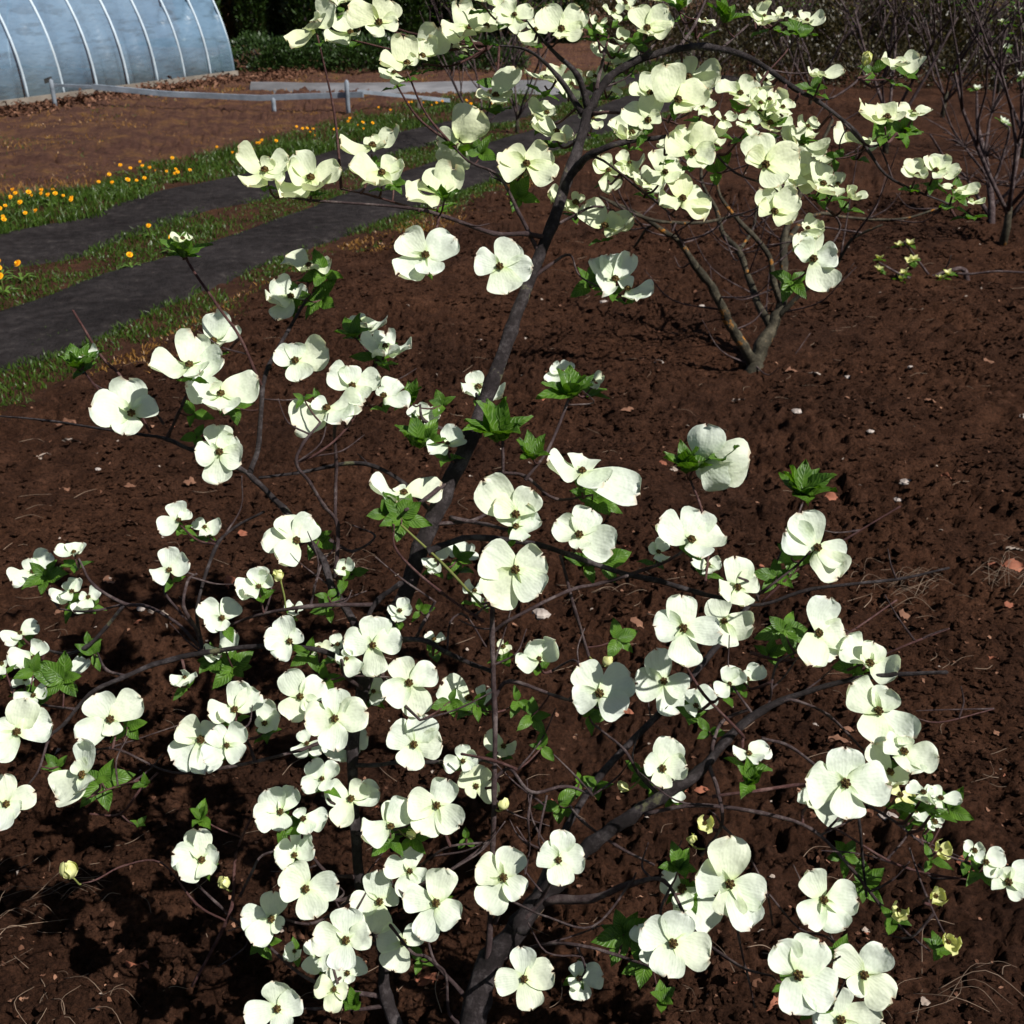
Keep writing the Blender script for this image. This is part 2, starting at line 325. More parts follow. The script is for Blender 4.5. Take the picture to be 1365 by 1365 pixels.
def strip_sheet(name, la, lb, y0, y1, m, lift, nv=14, ny=260, jit=0.05):
    yy = np.geomspace(y0, y1, ny); A = la(yy) + jit * fbm(yy * 1.1, yy * 0 + y0, 6, 5) * 1.6; B = lb(yy) + jit * fbm(yy * 1.3, yy * 0 + y0 * 3, 6, 8) * 1.6
    t = np.linspace(0, 1, nv); X = A[:, None] * (1 - t) + B[:, None] * t; Y = np.repeat(yy[:, None], nv, 1)
    prof = np.minimum(t, 1 - t); prof = np.clip(prof / 0.18, 0, 1)
    Z = h0(X, Y) + lift * prof - 0.02 * (1 - prof) + 0.012 * fbm(X * 5, Y * 5, 4, 90) * prof - 0.012 * np.sin(np.pi * t)[None, :]
    ii = np.arange(ny * nv).reshape(ny, nv)
    f = np.stack([ii[:-1, :-1], ii[:-1, 1:], ii[1:, 1:], ii[1:, :-1]], -1).reshape(-1, 4)
    o = build(name, np.stack([X, Y, Z], -1), f, m); o['kind'] = 'structure'; return o
strip_sheet('dirt_track', L_r1t, L_r1b, 1.5, 21, M['track'], 0.022)
strip_sheet('dirt_track', L_r2t, L_r2b, 2.5, 21, M['track'], 0.022)
pa = line([(300, 107), (640, 107)]) if False else None
# pale path crossing in front of the hedge
a, b, c_, d_ = G(335, 124), G(760, 127), G(760, 109), G(335, 110)
pv = []; nn = 24
for j in range(4):
    for i in range(nn):
        p = (a.lerp(b, i / (nn - 1))).lerp(d_.lerp(c_, i / (nn - 1)), j / 3)
        p.z = float(h0(p.x, p.y)) + (0.06 if 0 < j < 3 else -.02); p.y += 0.25 * float(vnoise(i * .5, j * 3)); pv.append(p)
pf = [(j * nn + i, j * nn + i + 1, (j + 1) * nn + i + 1, (j + 1) * nn + i) for j in range(3) for i in range(nn - 1)]
build('path', [tuple(p) for p in pv], pf, M['gravel'])['kind'] = 'structure'
# loose soil crumbs, each a small faceted lump lying on the ground
def crumbs(n, y0, y1, s0, s1, seed):
    rg = np.random.default_rng(seed); yy = y0 * (y1 / y0) ** rg.uniform(0, 1, n); x = rg.uniform(-1, 1, n) * (.60 * yy + .35)
    k = (bandmask(x, yy) < .05) & (x > L_soil(yy) - .1) & (fbm(x * 2.2, yy * 2.2, 3, 500 + seed) + .3 * rg.uniform(-1, 1, n) > -.12); x = x[k]; yy = yy[k]; n = len(x)
    sz = s0 * (s1 / s0) ** (rg.uniform(0, 1, n) ** 2.2) * (.8 + .16 * yy); c = np.stack([x, yy, ground_h(x, yy) + sz * .25], -1)
    base = np.array([(1, 0, 0), (0, 1, 0), (-1, 0, 0), (0, -1, 0), (0, 0, .8), (0, 0, -.7), (.62, .62, .35), (-.62, .62, .3), (-.62, -.62, .35), (.62, -.62, .3)])
    f = np.array([(0, 6, 4), (6, 1, 4), (1, 7, 4), (7, 2, 4), (2, 8, 4), (8, 3, 4), (3, 9, 4), (9, 0, 4), (0, 5, 6), (6, 5, 1), (1, 5, 7), (7, 5, 2), (2, 5, 8), (8, 5, 3), (3, 5, 9), (9, 5, 0)])
    V = base[None] * (1 + rg.normal(0, .22, (n, 10, 3))); th = rg.uniform(0, 6.28, n); cs, sn = np.cos(th)[:, None], np.sin(th)[:, None]
    V = np.stack([V[..., 0] * cs - V[..., 1] * sn, V[..., 0] * sn + V[..., 1] * cs, V[..., 2]], -1) * sz[:, None, None] * rg.uniform(.7, 1.2, (n, 1, 3)) + c[:, None]
    return build('soil_crumbs', V.reshape(-1, 3), (f[None] + (np.arange(n) * 10)[:, None, None]).reshape(-1, 3), M['soil'], smooth=False)
o = crumbs(115000, 1.0, 9.5, .0020, .0125, 3); tag(o, 'loose crumbs and clods of red-brown soil', 'soil', None, 'stuff')
# ------------------------------------------------------------------ grass
def blades(name, pos, hgt, wid, m, kindstuff=True, lean=0.5):
    n = len(pos); th = RNG.uniform(0, 2 * np.pi, n); ln = RNG.normal(0, lean, (n, 2)) * hgt[:, None]
    d = np.stack([np.cos(th), np.sin(th), np.zeros(n)], -1) * wid[:, None]
    tip = pos + np.stack([ln[:, 0], ln[:, 1], hgt], -1); mid = pos + np.stack([ln[:, 0] * .35, ln[:, 1] * .35, hgt * .6], -1)
    V = np.stack([pos - d, pos + d, mid + d * .8, tip, mid - d * .8], 1).reshape(-1, 3)
    k = np.arange(n) * 5
    F4 = np.stack([k, k + 1, k + 2, k + 4], -1); F3 = np.stack([k + 4, k + 2, k + 3], -1)
    o = build(name, V, F4.tolist() + F3.tolist(), m, smooth=False)
    if kindstuff: tag(o, None, 'grass', None, 'stuff')
    return o
def band_points(la, lb, y0, y1, n, thr=-0.15, sc_=1.7, s=0, spread=0.0):
    q = RNG.uniform(0, 1, n * 3); yy = y0 * (y1 / y0) ** q
    t = RNG.uniform(-spread, 1 + spread, n * 3); x = la(yy) * (1 - t) + lb(yy) * t
    keep = fbm(x * sc_, yy * sc_, 4, 300 + s) + 0.25 * RNG.uniform(-1, 1, n * 3) > thr
    x = x[keep][:n]; yy = yy[keep][:n]
    return np.stack([x, yy, h0(x, yy) - 0.012], -1)
def grass_band(la, lb, y0, y1, n, label, hs, thr, s, m='grass', spread=0.05):
    p = band_points(la, lb, y0, y1, n, thr, 1.7, s, spread)
    hh = RNG.uniform(hs * .5, hs * 1.3, len(p)) * (1 + 0.8 * fbm(p[:, 0], p[:, 1], 3, 12)); ww = RNG.uniform(.0015, .0035, len(p)) * (1 + p[:, 1] / 12)
    o = blades('grass', p, hh, ww, M[m]); o['label'] = label
grass_band(L_r1b, L_soil, 2.5, 20, 20000, 'short green grass along the soil side of the dirt track', 0.035, 0.0, 1, spread=0.22)
grass_band(L_r2b, L_r1t, 3.5, 24, 24000, 'green grass strip down the middle of the dirt track', 0.03, -0.16, 2, spread=0.22)
grass_band(L_far, L_r2t, 5, 30, 26000, 'thicker green verge with dandelions on the far side of the track', 0.07, -0.06, 3, spread=0.2)
L_a = lambda q: L_r1t(q) - .05
grass_band(L_a, L_r1b, 3, 20, 2600, 'sparse weeds creeping onto the dirt track', 0.022, 0.16, 9)
L_dry0 = lambda q: L_soil(q) - 0.12
L_dry1 = lambda q: L_soil(q) + 0.13
grass_band(L_dry0, L_dry1, 2.5, 12, 6000, 'dry orange-brown grass fringe where the soil meets the verge', 0.028, 0.05, 4, 'drygrass', spread=.3)
L_f0 = lambda q: L_far(q) - 5.0
grass_band(L_f0, L_far, 7, 24, 9000, 'sparse dry tufts scattered over the brown field before the greenhouse', 0.04, 0.10, 5, 'drygrass')
grass_band(L_f0, L_far, 7, 24, 6000, 'sparse green weeds in the brown field before the greenhouse', 0.03, 0.22, 15)
# ------------------------------------------------------------------ greenhouse
A0 = G(0, 143); A1 = G(313, 101); ax = (A1 - A0).normalized(); side = Vector((-ax.y, ax.x, 0))
if side.x > 0: side = -side
R = 2.6; A1.z = 0; LEN = 14.0; KH = 0.70   # hoop spacing
gh = empty('greenhouse', A1 + side * R, 'hooped tunnel greenhouse covered in pale blue plastic film at the far left', 'greenhouse'); gw = A1 + side * R
def ghp(s, th, rr=R, out=0.0):   # s back from the near end along -ax
    c = A1 - ax * s + side * R; x = -math.cos(th); z = math.sin(th)
    return c + side * (x * (rr + out)) * 1.0 + Vector((0, 0, 1)) * (z * (rr + out) * 1.02)
ns, nth = 300, 150; v = []; uvs = []
for i in range(ns):
    s = LEN * i / (ns - 1); ph = (s % KH) / KH
    for j in range(nth):
        th = math.pi * j / (nth - 1); hgt = math.sin(th)
        sag = 0.035 * math.sin(math.pi * ph) * (1 - 0.5 * hgt)
        wr = 0.03 * float(fbm(s * 3.5 + 1.5 * hgt, th * 1.2, 3, 5)) * (1.4 - hgt) + 0.10 * max(0, 0.45 - hgt) * math.sin(s * 13 + 3 * math.sin(s * 2.1)) - 0.05 * math.exp(-((hgt - .42 - .05 * math.sin(s * 1.7) + .12 * abs(math.sin(math.pi * ph))) / .018) ** 2) * (1 if fbm(s * .9, 2.2, 2, 9) > -.1 else 0)
        sw = 0.02 * math.sin(8 * th + 2.4 * ph) * math.sin(math.pi * ph)
        v.append(tuple(ghp(s, th, out=-sag + wr + sw)))
f = [(i * nth + j, i * nth + j + 1, (i + 1) * nth + j + 1, (i + 1) * nth + j) for i in range(ns - 1) for j in range(nth - 1)]
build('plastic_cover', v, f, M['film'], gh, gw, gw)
for k in range(int(LEN / KH) + 1):
    path = np.array([tuple(ghp(k * KH + (0.03 if k == 0 else 0), math.pi * j / 40, out=0.012)) for j in range(41)])
    tv, tf = tube(path, [0.019] * 41, 8, 0, 0); build('hoop', tv, tf, M['pipe'], gh, tuple(path[20]), gw)
v = [tuple(ghp(0.015, 0) - Vector((0, 0, 0.0)))]; v = [tuple(gw)] + [tuple(ghp(0.015, math.pi * j / 40, out=-0.02)) for j in range(41)]
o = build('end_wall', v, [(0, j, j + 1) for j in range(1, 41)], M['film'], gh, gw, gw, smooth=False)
def box(s, p0, p1, wv, hv, mi=0):
    """bar from p0 to p1 with half-width vector wv and half-height vector hv"""
    p0, p1, wv, hv = map(Vector, (p0, p1, wv, hv))
    v = [p0 - wv - hv, p0 + wv - hv, p0 + wv + hv, p0 - wv + hv, p1 - wv - hv, p1 + wv - hv, p1 + wv + hv, p1 - wv + hv]
    s.add(v, [(3, 2, 1, 0), (4, 5, 6, 7), (0, 1, 5, 4), (1, 2, 6, 5), (2, 3, 7, 6), (3, 0, 4, 7)], mi)
s = Soup(); off = -side * 0.06
box(s, A1 + off + Vector((0, 0, .05)), A1 - ax * LEN + off + Vector((0, 0, .05)), -side * 0.02, (0, 0, 0.04)); s.make('base_board', M['board'], parent=gh, origin=A1, pworld=gw, smooth=False)
# ------------------------------------------------------------------ pale rail
def rail_at(px, py, hpx):
    g = G(px, py); return g
p0 = G(72, 141); p1 = G(473, 153)
rl = empty('low_rail', p0, 'low pale grey rail on short posts in front of the greenhouse', 'rail')
d = (p1 - p0); hz = Vector((0, 0, 1)); wv = Vector((-d.y, d.x, 0)).normalized() * 0.022
def rp(t, h): return p0 + d * t + Vector((0, 0, h + 0.012 * math.sin(9 * t)))
s = Soup()
ts = np.linspace(0.0, 1.03, 13)
pathr = [(0.0, .27), (0.15, .25), (0.4, .20), (0.7, .175), (0.85, .20), (1.03, .25)]
for (ta, ha), (tb, hb) in zip(pathr[:-1], pathr[1:]):
    hh_ = 0.018 if ta < 0.1 else 0.034
    box(s, rp(ta, ha), rp(tb - 0.0005, hb), wv, (0, 0, hh_))
s.make('beam', M['rail'], parent=rl, origin=p0, pworld=p0, smooth=False)
for t, top in ((0.012, .33), (0.75, .16), (0.985, .40)):
    tv, tf = tube(np.array([tuple(rp(t, q * top) - wv * 2.2) for q in (-.1, .3, .7, 1.0)]), [.03] * 4, 8, .03, .05)
    build('post', tv, tf, M['rail'], rl, tuple(rp(t, 0)), p0)
s = Soup(); q = rp(0.0, .30); box(s, q + Vector((-.06, 0, .02)), q + Vector((.02, 0, .05)), (0, .04, 0), (0, 0, .03)); s.make('end_fitting', M['dark'], parent=rl, origin=q, pworld=p0, smooth=False)
p2 = G(478, 151); p3 = G(600, 140)
l2 = empty('fallen_rail', p2, 'lighter length of rail lying beyond the end post, right of the low rail', 'rail')
s = Soup(); box(s, p2 + Vector((0, 0, .27)), p3 + Vector((0, 0, .06)), (0, .02, 0), (0, 0, .022)); s.make('plank', M['rail'], parent=l2, origin=p2, pworld=p2, smooth=False)
s = Soup(); box(s, G(560, 146) + Vector((0, 0, 0.0)), G(560, 146) + Vector((0, 0, .15)), (.03, 0, 0), (0, .03, 0)); s.make('support_block', M['board'], parent=l2, origin=p2, pworld=p2, smooth=False)
# ------------------------------------------------------------------ foliage clouds for hedge plants
def leaf_cloud(name, n, shape, size, m, parent, base, elong=1.6, upright=0.6):
    """shape(n)->(n,3) local points, outward dirs"""
    p, dr = shape(n); a = dr + RNG.normal(0, .5, (n, 3)); a[:, 2] += upright; a /= np.linalg.norm(a, axis=1)[:, None]
    b = np.cross(a, RNG.normal(0, 1, (n, 3))); b /= np.linalg.norm(b, axis=1)[:, None]
    sz = size * RNG.uniform(.5, 1.4, n)[:, None]; base = np.array(base)
    q = p + base; V = np.stack([q, q + a * sz * elong * .5 + b * sz * .4, q + a * sz * elong, q + a * sz * elong * .5 - b * sz * .4], 1).reshape(-1, 3)
    k = np.arange(n) * 4; F_ = np.stack([k, k + 1, k + 2, k + 3], -1)
    return build(name, V, F_, m, parent, tuple(base), tuple(base), smooth=False)
def cone_shape(h, r, lump=5):
    def fn(n):
        z = RNG.uniform(0, 1, n) ** 0.9; th = RNG.uniform(0, 2 * np.pi, n)
        rr = r * (np.sin(np.pi * np.clip(z * .8 + .12, 0, 1)) ** .55) * (1 + .35 * fbm(th * 2.5, z * lump * 2, 3, int(h * 100) % 97)) * RNG.uniform(.75, 1.0, n)
        d = np.stack([np.cos(th), np.sin(th), np.full(n, .2)], -1)
        return np.stack([np.cos(th) * rr, np.sin(th) * rr, z * h + .03], -1), d
    return fn
def dome_shape(h, r, sd):
    def fn(n):
        u = RNG.uniform(0, 1, n); th = RNG.uniform(0, 2 * np.pi, n); ph = np.arccos(1 - u * 1.0)
        k = (1 + .5 * fbm(th * 1.6, ph * 3, 3, sd)) * RNG.uniform(.8, 1, n)
        d = np.stack([np.sin(ph) * np.cos(th), np.sin(ph) * np.sin(th), np.cos(ph)], -1)
        return d * k[:, None] * np.array([r, r, h]) + np.array([0, 0, .02]), d
    return fn
def copy_thing(src, loc, rz, sc_=1.0, label=None):
    o = src.copy(); C.objects.link(o); o.location = loc; o.rotation_euler = (0, 0, rz); o.scale = (sc_,) * 3
    if label: o['label'] = label
    for ch in list(src.children):
        c = ch.copy(); C.objects.link(c); c.parent = o
        for g2 in list(ch.children):
            e = g2.copy(); C.objects.link(e); e.parent = c
    return o
def make_conifer(m, label):
    e = empty('conifer', (0, 0, 0), label, 'conifer', 'columnar conifers behind the greenhouse')
    tv, tf = tube(np.array([(0, 0, -.1), (0.01, 0, 1), (0, 0.01, 2.6)]), [.06, .04, .01], 6); build('trunk', tv, tf, M['bark'], e)
    leaf_cloud('crown', 6500, cone_shape(3.3, .48), .07, m, e, (0, 0, 0), 1.9, .9); return e
con = make_conifer(M['hedge'], 'dark green columnar conifer in the row at the top left behind the shrubs')
conb = make_conifer(M['hedgey'], 'bronze tinted columnar conifer right beside the end of the greenhouse')
g = G(296, 58); conb.location = (g.x, g.y, -0.2)
g = G(268, 62); con.location = (g.x, g.y, -0.2)
CON = [con]
for i, px in enumerate([318, 339, 362, 384, 408, 430, 452, 476, 500, 523, 548, 572, 597, 622, 648, 674, 700, 727, 755]):
    g = G(px, 57 + 3 * math.sin(i * 2.1)); CON.append(copy_thing(con, (g.x, g.y, -0.2), i * 1.3, 0.85 + .25 * random.random()))
number_row(CON, 'dark green columnar conifer in the row behind the greenhouse')
def make_shrub(label, h, r, m, group, n=3800, sz=.05, sd=1, name='low_shrub', cat='shrub'):
    e = empty(name, (0, 0, 0), label, cat, group)
    s = Soup()
    for k in range(6):
        a = k * 1.05; tv, tf = tube(np.array([(0, 0, -.05), (r * .3 * math.cos(a), r * .3 * math.sin(a), h * .4), (r * .7 * math.cos(a), r * .7 * math.sin(a), h * .75)]), [.02, .014, .006], 5); s.add(tv, tf)
    s.make('stems', M['twig'], parent=e); leaf_cloud('crown', n, dome_shape(h, r, sd), sz, m, e, (0, 0, 0), 1.5, .4); return e
sh = make_shrub('low spreading dark green shrub in front of the conifer row', .52, .9, M['hedge'], 'low shrubs in front of the conifer row')
g = G(352, 93); sh.location = (g.x, g.y, 0)
SHR = [sh]
for i, px in enumerate([395, 436, 478, 522, 560, 602, 645]):
    g = G(px, 92 - (i % 2) * 4); SHR.append(copy_thing(sh, (g.x, g.y, 0), i * 1.9, .8 + .3 * random.random()))
number_row(SHR, 'low spreading dark green shrub in front of the conifer row')
# ------------------------------------------------------------------ dandelions
def make_dandelion(group, label):
    r = .018; s = Soup(); n = 22
    for ring, (rr, zz, L) in enumerate(((.2, .002, 1.0), (.15, .006, .72), (.08, .010, .42))):
        for k in range(n):
            a = 2 * math.pi * (k + .4 * ring) / n; da = .12 / (ring + 1) + .05; c0 = Vector((math.cos(a), math.sin(a), 0)); t = Vector((-math.sin(a), math.cos(a), 0))
            s.add([c0 * r * rr * .5 + Vector((0, 0, .07)), c0 * r * L * .8 + t * r * da + Vector((0, 0, .07 + zz)), c0 * r * L + Vector((0, 0, .07 + zz * 1.3)), c0 * r * L * .8 - t * r * da + Vector((0, 0, .07 + zz))], [(0, 1, 2, 3)])
    e = empty('dandelion', (0, 0, 0), label, 'dandelion', group)
    bo = s.make('blossom', M['dandelion'], parent=e, smooth=False); bo.rotation_euler = (.75, 0, 0); bo.location = (0, .045, .022)
    tv, tf = tube(np.array([(0, 0, -.02), (.003, .002, .03), (0, 0, .069)]), [.0022, .002, .002], 5); build('stalk', tv, tf, M['stalk'], e)
    s = Soup()
    for k in range(6):
        a = k * 1.05 + .3; c0 = Vector((math.cos(a), math.sin(a), 0)); t = Vector((-math.sin(a), math.cos(a), 0)) * .009
        s.add([(0, 0, .0), c0 * .04 + t + Vector((0, 0, .02)), c0 * .085 + Vector((0, 0, .012)), c0 * .04 - t + Vector((0, 0, .02))], [(0, 1, 2, 3)])
    s.make('leaf_rosette', M['leaf'], parent=e, smooth=False); return e
DV = [(3, 290), (6, 294), (16, 268), (17, 271), (23, 265), (9, 280), (36, 291), (41, 266), (44, 265), (51, 291), (57, 264), (58, 262), (72, 256), (76, 266), (86, 265), (97, 274), (98, 272), (20, 262), (133, 246), (147, 237), (151, 248), (162, 225), (175, 227), (183, 243), (188, 219), (191, 224), (194, 242), (201, 228), (209, 231), (223, 230), (231, 215), (235, 227), (234, 234), (238, 234), (254, 229), (172, 247), (8, 302), (30, 280), (67, 270),
      (290, 199), (311, 206), (328, 198), (332, 201), (337, 203), (343, 192), (347, 196), (350, 191), (396, 172), (404, 175), (410, 174), (414, 177), (421, 183), (418, 174), (369, 192), (446, 175), (450, 173), (465, 167), (467, 163), (484, 167), (485, 172), (497, 168), (478, 169), (505, 145), (521, 150), (545, 140), (549, 138), (565, 139), (576, 142), (582, 140), (590, 139), (567, 154), (615, 136), (622, 138), (628, 143), (641, 135), (655, 140), (668, 134)]
DC = [(200, 307), (1, 366), (4, 382), (28, 364), (175, 349), (2, 359), (232, 330)]
dd = make_dandelion('dandelions along the far verge of the track', 'orange yellow dandelion in the green verge on the far side of the track'); first = True
for (px, py) in DV:
    g = G(px, py + 5, .0); z = float(h0(g.x, g.y))
    if first: dd.location = (g.x, g.y, z); dd.scale = (1.2,) * 3; first = False
    else: copy_thing(dd, (g.x, g.y, z), random.gauss(0, .5), 0.7 + .5 * random.random())
d2 = copy_thing(dd, (0, 0, 0), 0, 1.0, 'orange dandelion growing in the grass strip between the two wheel ruts'); d2['group'] = 'dandelions in the middle grass strip'
for k, (px, py) in enumerate(DC):
    g = G(px, py + 6, 0); z = float(h0(g.x, g.y))
    if k == 0: d2.location = (g.x, g.y, z); d2.scale = (1.0,) * 3
    else: copy_thing(d2, (g.x, g.y, z), random.gauss(0, .5), 1.1 + .3 * random.random())
# ------------------------------------------------------------------ petals, leaves, flowers
def petal_mesh(Cn, tip, nrm, W, cup, nu=11, nv=9, sd=0):
    """Cn centre, tip: world points; nrm: face normal; W half width"""
    a = tip - Cn; L = a.length; a = a / L
    b = nrm.cross(a); b.normalize(); n = a.cross(b); n.normalize()
    V = []; UV = []
    bend = random.uniform(-.14, .20); tw = random.uniform(-.45, .45); notch = random.uniform(.0, .10); edge = random.uniform(-.20, .20); asy = random.uniform(-.16, .16); rf = random.uniform(.02, .07)
    k1 = random.uniform(1.2, 2.6); pw = random.uniform(.40, .64)
    for i in range(nu):
        u = i / (nu - 1); u = u * (1.28 - .28 * u); uu = 0.03 + 0.97 * u
        wd = W * 1.30 * (uu ** pw) * max(1 - uu ** 4.2, 0) ** .5
        if i == 0: wd = W * .2
        if i == nu - 1: wd = W * .16
        for j in range(nv):
            vv = -1 + 2 * j / (nv - 1)
            x = uu - (1 - uu) * 0 - notch * math.exp(-(vv / .3) ** 2) * u ** 6 + 0.02 * math.sin(5 * vv + sd) * u ** 3
            h = -cup * k1 * u * (1 - u) * 1.2 + (cup * .7 + .08) * vv * vv * (wd / W) * u + bend * u * u + tw * vv * u * .35
            h += .035 * math.sin(3.3 * vv + 4 * u + sd) * u + edge * abs(vv) ** 3 * math.sin(6 * u + sd) + rf * math.sin(9 * vv + sd * 2) * u ** 3
            V.append(Cn + a * (x * L) + b * (vv * wd * (1 + asy * vv) * (1 + .035 * math.sin(9 * u + sd))) + n * (h * L)); UV.append((u, .5 + vv / 2))
    Fc = [(i * nv + j, i * nv + j + 1, (i + 1) * nv + j + 1, (i + 1) * nv + j) for i in range(nu - 1) for j in range(nv - 1)]
    return V, Fc, UV
def leaf_geo(base, dirv, nrm, L, Wd, curl=.25):
    a = dirv.normalized(); b = nrm.cross(a)
    if b.length < 1e-4: b = Vector((1, 0, 0))
    b.normalize(); n = a.cross(b); V = []; UV = []; nu, nv = 8, 5; fold = random.uniform(.15, .5); sd = random.random() * 6
    for i in range(nu):
        u = i / (nu - 1); wd = Wd * (math.sin(math.pi * u ** .85) ** .85 if 0 < u < 1 else .02) * (1 - .25 * u)
        for j in range(nv):
            vv = -1 + 2 * j / (nv - 1)
            h = -curl * u * u + fold * abs(vv) * wd / L + .05 * math.sin(8 * u + 3 * vv + sd) + .03 * abs(vv) * math.sin(17 * u + sd)
            V.append(base + a * (u * L) + b * (vv * wd) + n * (h * L)); UV.append((u, .5 + vv / 2))
    return V, [(i * nv + j, i * nv + j + 1, (i + 1) * nv + j + 1, (i + 1) * nv + j) for i in range(nu - 1) for j in range(nv - 1)], UV
def leaf_cluster_geo(s, c, rad, n, up, tall=False):
    up = up.normalized(); t1 = up.cross(Vector((.3, 1, .2))).normalized(); t2 = up.cross(t1); ph = random.random() * 6
    for k in range(n):
        a = ph + k * 2.4 if n > 2 else ph + k * math.pi
        el = random.uniform(.1, .7) if not tall else random.uniform(.5, 1.4)
        d = (t1 * math.cos(a) + t2 * math.sin(a)) * math.cos(el) + up * math.sin(el)
        L = rad * random.uniform(.75, 1.15); nr_ = (up - d * up.dot(d)); 
        if nr_.length < .05: nr_ = -(t1 * math.cos(a) + t2 * math.sin(a))
        v, f, uv = leaf_geo(c, d, nr_.normalized(), L, L * random.uniform(.26, .38), random.uniform(.0, .45)); s.add(v, f, 0, uv)
BTN_V = []; BTN_F = []
for (px_, py_, pz_, r_) in [(0, 0, .35, .55)] + [(.62 * math.cos(k * 1.05), .62 * math.sin(k * 1.05), .12, .36) for k in range(6)] + [(.3 * math.cos(k * 1.57 + .4), .3 * math.sin(k * 1.57 + .4), .55, .3) for k in range(4)]:
    b0 = len(BTN_V)
    for i in range(5):
        ph = math.pi * (i + .5) / 5
        for j in range(6):
            th = 2 * math.pi * j / 6; BTN_V.append((px_ + r_ * math.sin(ph) * math.cos(th), py_ + r_ * math.sin(ph) * math.sin(th), pz_ + r_ * math.cos(ph)))
    for i in range(4):
        for j in range(6): BTN_F.append((b0 + i * 6 + j, b0 + (i + 1) * 6 + j, b0 + (i + 1) * 6 + (j + 1) % 6, b0 + i * 6 + (j + 1) % 6))
def frame(n):
    t = n.cross(Vector((.2, .9, .3))).normalized(); return t, n.cross(t)
def button(c, n, r):
    t, b = frame(n); return [c + t * (x * r) + b * (y * r) + n * (z * r + r * .1) for x, y, z in BTN_V], BTN_F
